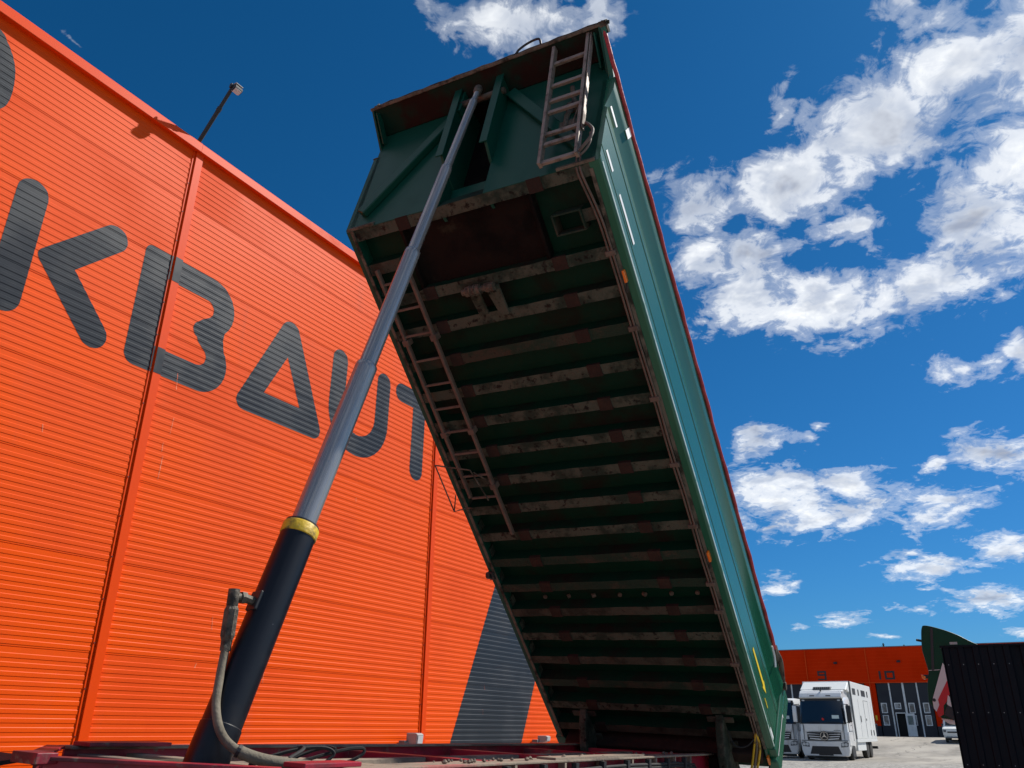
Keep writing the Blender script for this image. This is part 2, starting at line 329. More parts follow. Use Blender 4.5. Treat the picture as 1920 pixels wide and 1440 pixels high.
def mixc(f, a, c):
    m = n.new('ShaderNodeMix'); m.data_type = 'RGBA'; l_.new(f, m.inputs[0])
    for i, v in ((6, a), (7, c)):
        if isinstance(v, tuple): m.inputs[i].default_value = (*v, 1)
        else: l_.new(v, m.inputs[i])
    return m.outputs[2]
c1 = mixc(ramp(n, l_, tn(.35, 6, (1, .35, 1)), [(.38, 0.0), (.62, 1.0)]), (.37, .34, .29), (.19, .175, .15))
c1 = mixc(ramp(n, l_, tn(2.2, 7), [(.45, 0.0), (.7, 1.0)]), c1, (.30, .28, .25))
vo = n.new('ShaderNodeTexVoronoi'); vo.feature = 'DISTANCE_TO_EDGE'; vo.inputs['Scale'].default_value = .16
wv = n.new('ShaderNodeTexNoise'); wv.inputs['Scale'].default_value = .8; wv.inputs['Detail'].default_value = 5; l_.new(t.outputs['Object'], wv.inputs['Vector'])
wa = n.new('ShaderNodeVectorMath'); wa.operation = 'MULTIPLY_ADD'; l_.new(wv.outputs['Color'], wa.inputs[0]); wa.inputs[1].default_value = (2, 2, 0); l_.new(t.outputs['Object'], wa.inputs[2]); l_.new(wa.outputs[0], vo.inputs['Vector'])
c1 = mixc(ramp(n, l_, vo.outputs['Distance'], [(.0, 1.0), (.012, 0.0)]), c1, (.09, .085, .075))
gv = n.new('ShaderNodeTexVoronoi'); gv.inputs['Scale'].default_value = 9; l_.new(t.outputs['Object'], gv.inputs['Vector'])
gsep = n.new('ShaderNodeSeparateColor'); l_.new(gv.outputs['Color'], gsep.inputs[0])
gc = mixc(ramp(n, l_, gsep.outputs[0], [(.1, 0.0), (.9, 1.0)], 'LINEAR'), (.40, .38, .34), (.13, .125, .115))
sxx = n.new('ShaderNodeSeparateXYZ'); l_.new(t.outputs['Object'], sxx.inputs[0])
ad = n.new('ShaderNodeMath'); ad.operation = 'MULTIPLY_ADD'; l_.new(tn(.5, 5), ad.inputs[0]); ad.inputs[1].default_value = 7; l_.new(sxx.outputs[1], ad.inputs[2])
mr = n.new('ShaderNodeMapRange'); l_.new(ad.outputs[0], mr.inputs[0]); mr.inputs[1].default_value = 47.5; mr.inputs[2].default_value = 52.5
c1 = mixc(mr.outputs[0], gc, c1); l_.new(c1, b.inputs['Base Color'])
bp = n.new('ShaderNodeBump'); bp.inputs['Strength'].default_value = .5; bp.inputs['Distance'].default_value = .05; l_.new(tn(6, 8), bp.inputs['Height']); l_.new(bp.outputs[0], b.inputs['Normal'])
go_ = gb.build('ground', 'ground', None, YARD); struct(go_)

# ------------------------------------------------------------------ warehouse
WZ = EYE                                   # heights below are relative to eye level, + WZ
wh = thing('warehouse', yard(WALL_L, 8.0, 0), 'large orange ribbed metal warehouse with dark grey lettering, left of the trailer', 'building')
WHM = yard(WALL_L, 0, WZ)                  # frame on the wall: x = out, y = along, z = height rel. eye
PER, GAPH, NR = .0858, .042, 11
PH = PER*NR+GAPH; Z0 = -.30-PH; NP = 9
ZTOP = Z0+PH*NP
prof = []                                  # (z, out) over one panel
for i in range(NR):
    z = GAPH/2+i*PER
    prof += [(z, 0), (z+.004, .0042), (z+PER*.50, .0042), (z+PER*.50+.006, 0)]
prof = [(0, -.003), (.004, -.003), (.006, 0)]+prof+[(PH-GAPH/2+.010, 0), (PH-.005, 0), (PH-.003, -.003)]
def out_at(z):
    q = (z-Z0) % PH
    for (z0, o0), (z1, o1) in zip(prof, prof[1:]+[(PH, -.003)]):
        if z0 <= q <= z1: return o0+(o1-o0)*(q-z0)/max(1e-6, z1-z0)
    return 0
SEAMS = [-6.34, -.34, 5.66, 11.67, 17.68, 23.69]
FW = .165                                   # flashing width
panel_meshes = {}
for bi in range(len(SEAMS)-1):
    for k in range(NP):
        key = 'p'
        if key not in panel_meshes:
            mb = MB(); L = 6.0-.02
            for (z, o) in prof: mb.v += [(o, 0, z), (o, L, z)]
            mb.v += [(-.10, 0, 0), (-.10, L, 0), (-.10, 0, PH-.003), (-.10, L, PH-.003)]
            nn = len(prof)
            for i in range(nn-1): mb.f.append((2*i, 2*i+1, 2*i+3, 2*i+2)); mb.m.append(0)
            e = 2*nn
            for f in ((e, e+1, 1, 0), (2*nn-2, 2*nn-1, e+3, e+2), (e+2, e+3, e+1, e)): mb.f.append(f); mb.m.append(0)
            panel_meshes[key] = mb.mesh('panel', 'orange')
        place('panel', panel_meshes[key], wh, WHM @ Matrix.Translation((0, SEAMS[bi]+.01, Z0+k*PH)))
FO = .034                                   # how far the joint flashing stands out
for s in SEAMS:
    mb = MB()
    a0, a1 = s-FW/2+.01, s+FW/2+.01
    poly = [(-.02, a0), (.014, a0), (.014, a0+.018), (-.004, a0+.020), (-.004, a0+.040), (FO, a0+.042), (FO, a1-.012), (.016, a1-.010), (.016, a1), (-.02, a1)]
    mb.prism(poly, 2, Z0+.002, ZTOP-.127)
    fo = mb.build('joint_flashing', 'orange_trim', wh, WHM)
    sb = MB()
    z = Z0+.2
    while z < ZTOP-.3:
        sb.tube([(.014, a0+.009, z), (.022, a0+.009, z)], .0075, 6); sb.tube([(.016, a1-.005, z+.1), (.023, a1-.005, z+.1)], .0065, 6); z += .47
    so_ = sb.build('screw_row', 'screw', fo, WHM); so_['kind'] = 'stuff'
# building body behind the cladding, parapet, plinth, roof
mb = MB(); mb.box((-24, SEAMS[0]+.02, -EYE-.3), (-.13, SEAMS[-1]-.02, ZTOP-.10)); mb.build('inner_wall', 'plinth', wh, WHM)
mb = MB(); mb.box((-24.2, SEAMS[0]-.1, ZTOP-.09), (-.13, SEAMS[-1]+.05, ZTOP-.05)); mb.build('roof', 'roofing', wh, WHM)
mb = MB(); y0 = SEAMS[0]-.1
for k, (ya, yb) in enumerate([(y0, -.36), (-.35, 5.655), (5.66, 11.66), (11.665, 17.6), (17.605, SEAMS[-1]+.05)]):
    q = MB(); o_ = .002*(k % 2)
    q.prism([(-.02, ZTOP-.125), (.05+o_, ZTOP-.130), (.080+o_, ZTOP-.138), (.085+o_, ZTOP-.130), (.085+o_, ZTOP-.006+o_), (.080+o_, ZTOP+.004+o_), (-.3, ZTOP-.012+o_), (-.3, ZTOP-.04)], 1, ya, yb)
    q.build('parapet_flashing', 'orange_trim', wh, WHM)
mb = MB(); mb.box((-.12, SEAMS[0], -EYE-.3), (.03, SEAMS[-1], Z0-.03)); mb.build('plinth', 'plinth', wh, WHM)
mb = MB(); mb.prism([(-.1, Z0-.028), (.075, Z0-.04), (.08, Z0-.055), (.085, Z0-.05), (.082, Z0-.024), (.03, Z0-.004), (-.1, Z0-.002)], 1, SEAMS[0], SEAMS[-1]); mb.build('sill_flashing', 'white_trim', wh, WHM)

# painted lettering: thin sheets that follow the ribs 2 mm proud
def arc(cx, cz, rx, rz, a0, a1, n=12): return [(cx+rx*math.cos(R(a0+(a1-a0)*i/n)), cz+rz*math.sin(R(a0+(a1-a0)*i/n))) for i in range(n+1)]
def capsule(p, q, r, n=10):
    a = math.degrees(math.atan2(q[1]-p[1], q[0]-p[0]))
    return arc(q[0], q[1], r, r, a-90, a+90, n)+arc(p[0], p[1], r, r, a+90, a+270, n)
ZLEV = set()
for k in range(NP):
    for (z, o) in prof: ZLEV.add(round(Z0+k*PH+z, 5))
ZLEV = sorted(ZLEV)
def crossings(polys, z):
    xs = []
    for p in polys:
        for (x0, z0), (x1, z1) in zip(p, p[1:]+p[:1]):
            if (z0 <= z) != (z1 <= z): xs.append(x0+(x1-x0)*(z-z0)/(z1-z0))
    return sorted(xs)
def painted(name, polys, clipz=(Z0+.001, ZTOP-.2), material='letter'):
    zmin = max(clipz[0], min(p[1] for q in polys for p in q)); zmax = min(clipz[1], max(p[1] for q in polys for p in q))
    lv = [zmin]+[z for z in ZLEV if zmin < z < zmax]+[zmax]; rows = []
    for z0, z1 in zip(lv, lv[1:]):
        k = max(1, int(math.ceil((z1-z0)/.014)))
        for i in range(k): rows.append((z0+(z1-z0)*i/k, z0+(z1-z0)*(i+1)/k))
    mb = MB(); E_ = .0022
    cuts = []
    for s in SEAMS: cuts.append((s-FW/2+.008, s+FW/2+.012))
    for z0, z1 in rows:
        if z1-z0 < 1e-5: continue
        e = (z1-z0)*.02
        A_, B_, Mi = crossings(polys, z0+e), crossings(polys, z1-e), crossings(polys, (z0+z1)/2)
        if len(A_) != len(B_): A_ = B_ = Mi
        o0, o1 = out_at(z0+1e-5)+E_, out_at(z1-1e-5)+E_
        for i in range(0, len(A_)-1, 2):
            u0, u1, w0, w1 = A_[i], A_[i+1], B_[i], B_[i+1]
            segs = [(-99, None)]
            bounds = [-99.]
            for c in cuts: bounds += [c[0], c[1]]
            bounds.append(99.)
            for bi in range(len(bounds)-1):
                lo, hi = bounds[bi], bounds[bi+1]
                cu = [min(max(v, lo), hi) for v in (u0, u1, w1, w0)]
                if cu[1]-cu[0] < 1e-5 and cu[2]-cu[3] < 1e-5: continue
                if bi % 2:           # on the flashing: flat face, and its flanges
                    a0 = lo+.002
                    for (f0, f1, ff) in ((lo, a0+.019, .0165), (a0+.019, a0+.042, -.0015), (a0+.042, hi-.014, FO+.0025), (hi-.014, hi, .0185)):
                        cc = [min(max(v, f0), f1) for v in cu]
                        if cc[1]-cc[0] < 1e-5 and cc[2]-cc[3] < 1e-5: continue
                        mb.add([(ff, cc[0], z0), (ff, cc[1], z0), (ff, cc[2], z1), (ff, cc[3], z1)], [(0, 1, 2, 3)])
                else:
                    mb.add([(o0, cu[0], z0), (o0, cu[1], z0), (o1, cu[2], z1), (o1, cu[3], z1)], [(0, 1, 2, 3)])
    me = bpy.data.meshes.new(name); me.from_pydata(mb.v, [], mb.f); me.materials.append(M_[material])
    bm = bmesh.new(); bm.from_mesh(me); bmesh.ops.remove_doubles(bm, verts=bm.verts, dist=2e-5)
    for f in bm.faces:
        f.normal_update()
        if f.normal.x < 0: f.normal_flip()
    bm.to_mesh(me); bm.free()
    return place(name, me, wh, WHM)
T0, T1 = 4.045, 5.725          # letter foot and head
r_ = .18
painted('letter', [capsule((3.74, T0+r_), (3.74, T1-r_), r_)])['label'] = 'upright bar of the letter K'
painted('letter', [arc(4.785, 5.535, .175, .175, 135-0, -45, 12)+[(4.405, 4.885)]+arc(4.79, 4.215, .175, .175, 45, -135, 12)+arc(4.06, 4.885, .10, .10, 228, 132, 6)])['label'] = 'chevron arms of the letter K'
bo = arc(5.31, T1-.10, .10, .10, 180, 90, 6)+arc(6.29, T1-.43, .43, .43, 90, -42, 14)+[(6.60, 4.90)]+arc(6.30, T0+.43, .43, .43, 38, -90, 14)+arc(5.36, T0+.15, .15, .15, 270, 180, 6)
bi_ = [(5.59, 5.37)]+arc(6.24, 5.235, .135, .135, 90, -60, 9)+[(6.22, 5.06)]+arc(6.22, 4.895, .12, .12, 120, 250, 8)+[(6.20, 4.735)]+arc(6.24, 4.53, .135, .135, 70, -90, 9)+[(5.59, 4.395)]
painted('letter', [bo, bi_])['label'] = 'letter B painted across a panel joint'
ao = arc(7.80, T1-.19, .19, .19, 155, 27, 10)+arc(8.50, T0+.14, .14, .14, 24, -90, 8)+arc(7.12, T0+.14, .15, .14, 270, 155, 8)
painted('letter', [ao, [(7.800, 5.13), (8.155, 4.425), (7.44, 4.425)]])['label'] = 'triangular letter A'
uo = arc(8.935, T1-.175, .175, .175, 180, 0, 10)+[(9.11, 4.72)]+arc(9.50, 4.80, .39, .40, 180, 360, 16)+[(9.89, T1-.17)]+arc(10.065, T1-.175, .175, .175, 180, 0, 10)+arc(9.50, 4.77, .74, .725, 0, -180, 24)
painted('letter', [uo])['label'] = 'letter U'
painted('letter', [capsule((10.575, T1-.175), (11.66, T1-.175), .175), ])['label'] = 'cross bar of the letter T'
painted('letter', [[(10.925, 5.374), (11.295, 5.374)]+arc(11.11, T0+.185, .185, .185, 0, -180, 12)])['label'] = 'stem of the letter T'
painted('letter', [arc(12.95, (T0+T1)/2, .88, .84, 0, 360, 48)[:-1], arc(12.95, (T0+T1)/2, .52, .49, 0, 360, 40)[:-1]])['label'] = 'letter O'
painted('logo_shape', [crv([(1.2, 6.0), (2.2, 6.02), (2.95, 6.16), (3.17, 6.33), (3.225, 6.52), (3.215, 6.80), (3.15, 7.02), (3.03, 7.20), (2.90, 7.31), (2.4, 7.33), (1.2, 7.33)], 5)] if False else [[(p.x, p.y) for p in crv([(1.3, 6.05, 0), (2.4, 6.06, 0), (2.95, 6.17, 0), (3.165, 6.33, 0), (3.228, 6.53, 0), (3.208, 6.82, 0), (3.146, 7.02, 0), (3.03, 7.195, 0), (2.88, 7.31, 0), (2.4, 7.34, 0), (1.3, 7.34, 0)], 5)]])
painted('painted_stripe', [[(12.04, -1.26), (14.52, -1.26), (16.75, 3.45), (14.31, 3.45)]], clipz=(Z0+.001, 3.45))['label'] = 'broad slanting dark grey stripe near the wall foot'

rs_ = random.Random(21)
for (a, z, L) in ((6.02, 3.95, .22), (6.05, 3.35, .22), (6.00, 2.75, .30), (5.98, 3.1, .12), (7.15, 1.08, .16), (6.98, .62, .05), (8.17, .80, .20), (8.10, .50, .12), (8.9, 2.2, .1), (4.5, 2.9, .08), (13.6, .62, .10), (13.55, .2, .10), (9.6, 3.3, .07)):
    painted('scuff_mark', [capsule((a, z), (a+rs_.uniform(-.03, .03), z+L), .005)], material='scuff')
# two small boxes fixed at the wall foot
for (a, w_, h_, zc, lab) in ((11.25, .17, .20, -.31, 'pale grey boxy wall lamp at the warehouse foot, nearer the cylinder'), (15.55, .16, .13, -.29, 'small grey wall lamp at the warehouse foot, on the orange wedge beside the trailer')):
    t_ = thing('wall_lamp', yard(WALL_L+.09, a, WZ+zc), lab, 'wall lamp', 'lamps along the warehouse foot')
    q = MB(); q.prism([(0, 0), (.12, .0), (.20, .03), (.22, h_*.9), (.18, h_), (0, h_)], 1, -w_/2, w_/2); q.build('housing', 'lampgrey', t_, bevel=.012)
    q = MB(); q.box((-.07, -w_/2-.10, 0), (.05, -w_/2-.01, h_*.45)); q.build('junction_box', 'greypl', t_, bevel=.006)
    q = MB(); q.prism([(.202, .04), (.212, .04), (.226, h_*.8), (.216, h_*.8)], 1, -w_*.38, w_*.38); q.build('lens', 'lens', t_)

# ------------------------------------------------------------------ floodlight on its arm
base = yp(WALL_L+.02, 5.62, WZ+ZTOP+.03); head = yp(WALL_L+.60, 5.60, WZ+8.36)
fl = thing('flood_light', Matrix.Translation(base), 'floodlight on a dark sloping arm above the warehouse roof edge', 'floodlight')
I4 = Matrix.Identity(4)
dv = (head-base)
q = MB(); q.tube([base-dv*.12, base+dv*.62], .030, 10); q.tube([base+dv*.60, head], .026, 10); q.build('arm', 'blackmetal', fl, I4, smooth=40)
q = MB(); q.tube([base+dv*.56, base+dv*.63], .036, 10); q.build('clamp', 'blackmetal', fl, I4, smooth=40)
HM = Matrix.Translation(head) @ YARD @ Matrix.Rotation(R(8), 4, 'Y') @ Matrix.Scale(.66, 4)
q = MB(); q.prism([(-.02, -.10), (.05, -.12), (.13, -.06), (.13, .00), (-.02, .04)], 1, -.03, .17); q.build('lamp_head', 'blackmetal', fl, HM, bevel=.012)
q = MB(); q.prism([(.0, -.118), (.05, -.130), (.127, -.072), (.125, -.066), (.05, -.122), (.0, -.112)], 1, -.01, .15); q.build('lens', 'lens', fl, HM)
q = MB(); q.box((-.05, -.06, -.05), (.02, -.032, .05)); q.build('bracket', 'blackmetal', fl, HM, bevel=.004)
q = MB(); q.box((.0, -.02, .045), (.12, .16, .06)); q.build('visor', 'lampgrey', fl, HM)

# ------------------------------------------------------------------ tipper trailer
bA = Vector((-1.551708528, 6.395831967, 4.243789261+EYE))
vb = Vector((.33579226, .66378296, -.66830812)); vw = Vector((.8766076, -.4798465, -.03614482)); vn = Vector((.34467763, .57370683, .74300593))
BM_ = Matrix(((vw.x, vb.x, vn.x, bA.x), (vw.y, vb.y, vn.y, bA.y), (vw.z, vb.z, vn.z, bA.z), (0, 0, 0, 1)))   # local x = t (0 left .. 2.5 right), y = s (front to rear), z = h
TH = .50084
tr = thing('tipper_trailer', Matrix.Translation((vw*1.25+bA+vb*4).to_3d()*1.0) , 'raised green tipping trailer body on a crimson chassis with a telescopic hydraulic ram', 'trailer')
tr.matrix_basis = Matrix.Translation(((bA+vw*1.25+vb*5).x, (bA+vw*1.25+vb*5).y, 0)); WMX[tr] = tr.matrix_basis.copy()
SE = 6.50                                   # rear of side walls
KA, KH = -.5596, 1.0735                     # headboard kink
# floor
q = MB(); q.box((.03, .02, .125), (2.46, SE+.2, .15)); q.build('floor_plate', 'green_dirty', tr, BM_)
# cross beams (hat sections) and the worn pads where the body rests on the chassis
def beam_mesh(t0, t1, nm, seed=0):
    r0 = random.Random(seed); out = []
    for k in ('beam', 'beam2', 'beam3'):
        mb = MB(); ns_ = max(2, int((t1-t0)/.13)); ring = [(-.106, 0), (.0, 0), (.018, .124), (-.124, .124)]
        for i in range(ns_+1):
            for j, (y, z) in enumerate(ring):
                jz = r0.gauss(0, .0016) if j < 2 else 0
                if j < 2 and r0.random() < .05: jz += .006
                mb.v.append((t0+(t1-t0)*i/ns_, y+r0.gauss(0, .0014), z+jz))
        for i in range(ns_):
            for j in range(4):
                mb.f.append((i*4+j, i*4+(j+1) % 4, (i+1)*4+(j+1) % 4, (i+1)*4+j)); mb.m.append(0 if j == 0 else 1)
        mb.f += [(3, 2, 1, 0), (ns_*4, ns_*4+1, ns_*4+2, ns_*4+3)]; mb.m += [0, 0]
        out.append(mb.mesh(nm, [k, 'green_dirty']))
    return out
bm_sets = [beam_mesh(.035, 2.445, 'crossbeam', q_) for q_ in range(4)]
bm_l = beam_mesh(.035, .42, 'crossbeam', 11); bm_r = beam_mesh(2.24, 2.445, 'crossbeam', 12)
q = MB(); q.box((-.065, -.114, -.006), (.065, .008, .03)); pad_me = q.mesh('pad', 'pad')
rr = random.Random(5)
for i in range(20):
    s = .11+.3475*i
    if s > SE: break
    k = [0, 1, 0, 0, 2, 0, 0, 0, 0, 0, 0, 2, 2, 1, 0, 1, 2, 0, 1, 0][i]
    if i == 1:
        place('crossbeam', bm_l[k], tr, BM_ @ Matrix.Translation((0, s, 0))); place('crossbeam', bm_r[k], tr, BM_ @ Matrix.Translation((0, s, 0)))
        continue
    o = place('crossbeam', bm_sets[i % 4][k], tr, BM_ @ Matrix.Translation((0, s, rr.uniform(-.002, .002))))
    for tt in (.60, 1.935): place('pad', pad_me, o, BM_ @ Matrix.Translation((tt+rr.uniform(-.008, .008), s, 0)))
# rust-coloured recess for the ram under the front of the floor, and fittings
q = MB(); q.box((.55, .03, .085), (1.84, .70, .122)); q.build('ram_recess_plate', 'rust', tr, BM_)
for t0 in (.52, 1.835):
    q = MB(); q.box((t0, .03, .02), (t0+.035, .74, .122)); q.build('recess_edge_bar', 'rust', tr, BM_, bevel=.006)
q = MB()
q.box((2.00, .335, -.03), (2.015, .52, .12)); q.box((2.015, .335, -.03), (2.27, .35, .12)); q.box((2.015, .505, -.03), (2.27, .52, .12)); q.box((2.255, .35, -.03), (2.27, .505, .12))
q.build('spare_wheel_bracket', 'beam3', tr, BM_, bevel=.004)
fx = MB(); fx.tube([(.96, .80, -.055), (1.0, .80, -.055)], .03, 10); fx.tube([(1.0, .80, -.055), (1.15, .80, -.055)], .048, 12); fx.tube([(1.15, .80, -.055), (1.20, .80, -.055)], .030, 10); fx.tube([(1.20, .80, -.055), (1.29, .80, -.055)], .042, 8)
fx.build('pipe_coupling', 'fitting', tr, BM_, smooth=40)
q = MB(); q.tube([(1.045, .80, -.055), (1.06, .80, -.055)], .054, 12); q.tube([(1.09, .80, -.055), (1.105, .80, -.055)], .054, 12); q.build('coupling_ring', 'fitting', tr, BM_, smooth=40)
q = MB(); q.prism([(.99, .83), (1.10, .83), (1.12, 1.06), (1.02, 1.06)], 2, -.010, .01); q.prism([(1.18, .80), (1.32, .80), (1.33, 1.09), (1.24, 1.09)], 2, -.034, -.006); q.build('coupling_bracket', 'beam', tr, BM_, bevel=.003)
q = MB()
for (s, z_) in ((4.50, .118),):
    for k in range(7): q.tube([(.48+k*.29+rr.uniform(-.02, .02), s-.05, .126), (.48+k*.29+rr.uniform(-.02, .02), s-.05, .105)], .024 if s < 4.6 else .017, 8)
q.build('floor_plug', 'pipe', tr, BM_)['kind'] = 'stuff'
# stubs between beams along the left edge
st_me = MB().box((.05, -.22, .04), (.065, -.12, .124)).mesh('gusset_plate', 'beam')
for i in range(2, 19): place('gusset_plate', st_me, tr, BM_ @ Matrix.Translation((rr.uniform(-.003, .02), .11+.3475*i, 0)))
# side walls: extruded profile (t, h); the front edge follows the sloping headboard
sp = [(2.440, .030), (2.444, .0), (2.525, .004), (2.541, .018), (2.545, .036), (2.538, .060), (2.538, .150), (2.531, .156), (2.531, .166), (2.538, .172), (2.538, .470), (2.530, .478), (2.530, .492), (2.538, .500), (2.538, .585), (2.532, .60), (2.512, .618), (2.515, .64), (2.566, .80), (2.572, .815), (2.572, .945), (2.560, .96), (2.46, .96)]
def side(name, prof_, mats, sym=False, rear=SE):
    mb = MB(); n_ = len(prof_)
    NS = 14
    for k in range(NS+1):
        for (t_, h) in prof_:
            tt = 2.5-t_ if sym else t_
            s0 = KA/KH*h; s = s0+(rear-s0)*k/NS
            # slight dents of a used body
            d_ = mnoise.noise(Vector((s*1.7, h*3, 3.1 if sym else .2)))*.0035
            mb.v.append((tt+d_, s, h))
    for k in range(NS):
        for i in range(n_): 
            j = (i+1) % n_; mb.f.append((k*n_+i, k*n_+j, (k+1)*n_+j, (k+1)*n_+i)); mb.m.append(0)
    mb.f += [tuple(range(n_))[::-1], tuple(range(NS*n_, NS*n_+n_))]; mb.m += [0, 0]
    return mb.build(name, mats, tr, BM_, smooth=28)
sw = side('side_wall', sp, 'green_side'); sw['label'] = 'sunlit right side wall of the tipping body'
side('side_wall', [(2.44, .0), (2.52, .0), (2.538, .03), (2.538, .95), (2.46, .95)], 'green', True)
q = MB(); q.prism([(-.40, .92), (-.52, 1.0), (-.915, 1.175), (-.925, 1.205), (-.30, .985), (.2, .94)], 0, 2.502, 2.548); q.build('corner_panel', 'green_side', tr, BM_, bevel=.004)
q = MB(); q.beam((2.5425, .03, .040), (2.5425, SE, .040), .008, .022); q.build('edge_highlight', 'edge', tr, BM_)  # painted highlight: thin pale strip in place of the edge's bright sky reflection
# worn lip along the inner foot of each side, tarpaulin roll and rim along the top
q = MB(); q.beam((2.452, .05, -.004), (2.452, SE, -.004), .03, .012); q.beam((.045, .0, -.004), (.045, SE, -.004), .03, .014); q.build('bottom_lip', 'rim', tr, BM_)
pts = []
for k in range(60):
    s = -.62+(6.02+.62)*k/59; pts.append((2.582+.003*math.sin(k*1.9)+.003*math.sin(k*.7), s, .962+.003*math.sin(k*1.1)))
q = MB(); q.tube([(2.515, -.93, 1.215), (2.55, -.75, 1.09)]+pts, .019, 8); q.build('tarpaulin_roll', 'tarp', tr, BM_, smooth=50)
q = MB(); q.beam((2.556, -.5, .985), (2.556, 6.3, .985), .03, .05); q.beam((-.02, -.5, .965), (-.02, 6.4, .965), .06, .05); q.build('top_rim', 'rim', tr, BM_, bevel=.006)
# headboard
eh = Vector((0, KA, KH)).normalized(); Lk = math.hypot(KA, KH)
fnv = Vector((0, -eh.z, eh.y)); fnv = fnv if fnv.y < 0 else -fnv       # outwards (forwards) from the headboard
HBM = BM_ @ Matrix(((1, 0, 0, 0), (0, eh.y, fnv.y, 0), (0, eh.z, fnv.z, 0), (0, 0, 0, 1)))  # x = t, y = up the slope, z = out
LC = 1.42
def hb(): return MB()
q = hb().box((.0, .0, -.03), (1.0, LC, .0)); q.build('headboard_plate', 'green', tr, HBM, bevel=.004)
q = hb().box((1.46, .0, -.03), (2.5, LC, .0)); q.build('headboard_plate', 'green', tr, HBM, bevel=.004)
q = hb().box((1.0, -.02, -.26), (1.46, LC+.05, -.235)); q.build('ram_recess_back', 'rust', tr, HBM)
q = hb().box((1.0, .02, -.235), (1.46, .34, -.12)); q.build('ram_recess_sill', 'green', tr, HBM, bevel=.01)
q = hb().box((.972, .0, -.262), (.998, LC+.05, -.004)); q.build('ram_recess_side', 'green', tr, HBM)
q = hb().box((1.462, .0, -.262), (1.488, LC+.05, -.004)); q.build('ram_recess_side', 'green', tr, HBM)
q = hb().box((.972, LC+.01, -.262), (1.488, LC+.045, .0)); q.build('ram_recess_top', 'rust', tr, HBM)
# guide plates either side of the ram
for t0 in (.985, 1.445):
    q = hb(); q.prism([(.30, -.24), (.42, .02), (.52, .145), (1.52, .165), (1.52, -.24)], 0, t0, t0+.028)
    o = q.build('ram_guide_plate', 'green', tr, HBM, bevel=.004)
    q = hb(); q.box((t0-.035, .50, .146), (t0+.045, 1.50, .160), Matrix.Rotation(R(1.0), 4, 'X')); q.build('guide_flange', 'green', o, HBM, bevel=.004)
    q = hb()
    for k in range(7): q.tube([(t0+.005, 1.06+k*.055, .165), (t0+.005, 1.06+k*.055, .178)], .010, 6)
    q.build('bolt_row', 'rim', o, HBM)['kind'] = 'stuff'
q = hb(); q.tube([(.96, 1.28, .12), (1.50, 1.28, .12)], .032, 14); q.build('ram_pin', 'fitting', tr, HBM, smooth=40)
q = hb(); q.box((1.013, 1.16, .02), (1.05, 1.46, .15)); q.box((1.408, 1.16, .02), (1.445, 1.46, .15)); q.build('ram_cheek_plates', 'green', tr, HBM, bevel=.006)
# diagonal stiffeners (angle bars)
for (p0, p1) in (((.955, 1.33, .0), (.13, .17, .0)), ((1.52, 1.33, .0), (2.36, .20, .0))):
    q = hb(); q.beam(Vector(p0)+Vector((0, 0, .035)), Vector(p1)+Vector((0, 0, .035)), .11, .066); q.build('diagonal_stiffener', 'green', tr, HBM, bevel=.010)
# overhanging shelf, gussets, rim
cs, ch = eh.y*LC, eh.z*LC; RS, RH = -.9363, 1.1855
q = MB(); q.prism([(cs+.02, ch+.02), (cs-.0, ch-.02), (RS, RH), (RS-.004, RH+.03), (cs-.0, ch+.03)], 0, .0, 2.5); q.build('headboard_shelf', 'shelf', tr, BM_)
for t0 in (.0, 2.478):
    q = MB(); q.prism([(KA+.02, KH-.03), (KA-.01, KH-.02), (RS, RH-.005), (RS-.01, RH+.035), (cs-.02, ch+.04)], 0, t0, t0+.022); q.build('shelf_gusset', 'green', tr, BM_, bevel=.003)
    q = MB(); q.beam((t0+.011+(.05 if t0 < 1 else -.05), KA-.03, KH+.02), (t0+.011+(.05 if t0 < 1 else -.05), RS+.05, RH+.0), .08, .012, up=(1, 0, .0)); q.build('gusset_flange', 'green', tr, BM_)
q = MB(); q.beam((-.01, RS-.005, RH+.012), (2.51, RS-.005, RH+.012), .030, .045); q.build('shelf_rim', 'rim', tr, BM_, bevel=.006)
q = MB(); pts = [(0, RS-.015, RH+.045)]
for k in range(26): pts.append((.02+2.46*k/25, RS-.02+.004*math.sin(k*2.3), RH+.042+.004*math.sin(k*1.3)))
q.tube(pts[1:], .010, 6); q.build('rope_edge', 'rim', tr, BM_)
q = MB(); q.tube(crv([(1.66, RS-.02, RH+.02), (1.70, RS-.05, RH+.05), (1.80, RS-.075, RH+.075), (1.90, RS-.075, RH+.07), (1.915, RS-.02, RH+.04)], 5), .011, 8); q.build('grab_handle', 'blackmetal', tr, BM_, smooth=50)
q = MB(); q.tube([(.06, RS-.02, RH+.03), (.06, RS-.03, RH+.08)], .012, 6); q.tube([(2.51, RS-.02, RH+.02), (2.58, RS-.0, RH+.03)], .016, 6); q.box((2.49, RS-.03, RH-.01), (2.56, RS+.08, RH+.05)); q.build('rim_hook', 'rim', tr, BM_)
# front foot trim
for (t0, t1) in ((.0, .30), (2.16, 2.5)):
    q = MB(); q.box((t0, -.025, -.008), (t1, .0, .05)); q.build('foot_angle', 'rim', tr, BM_, bevel=.003)
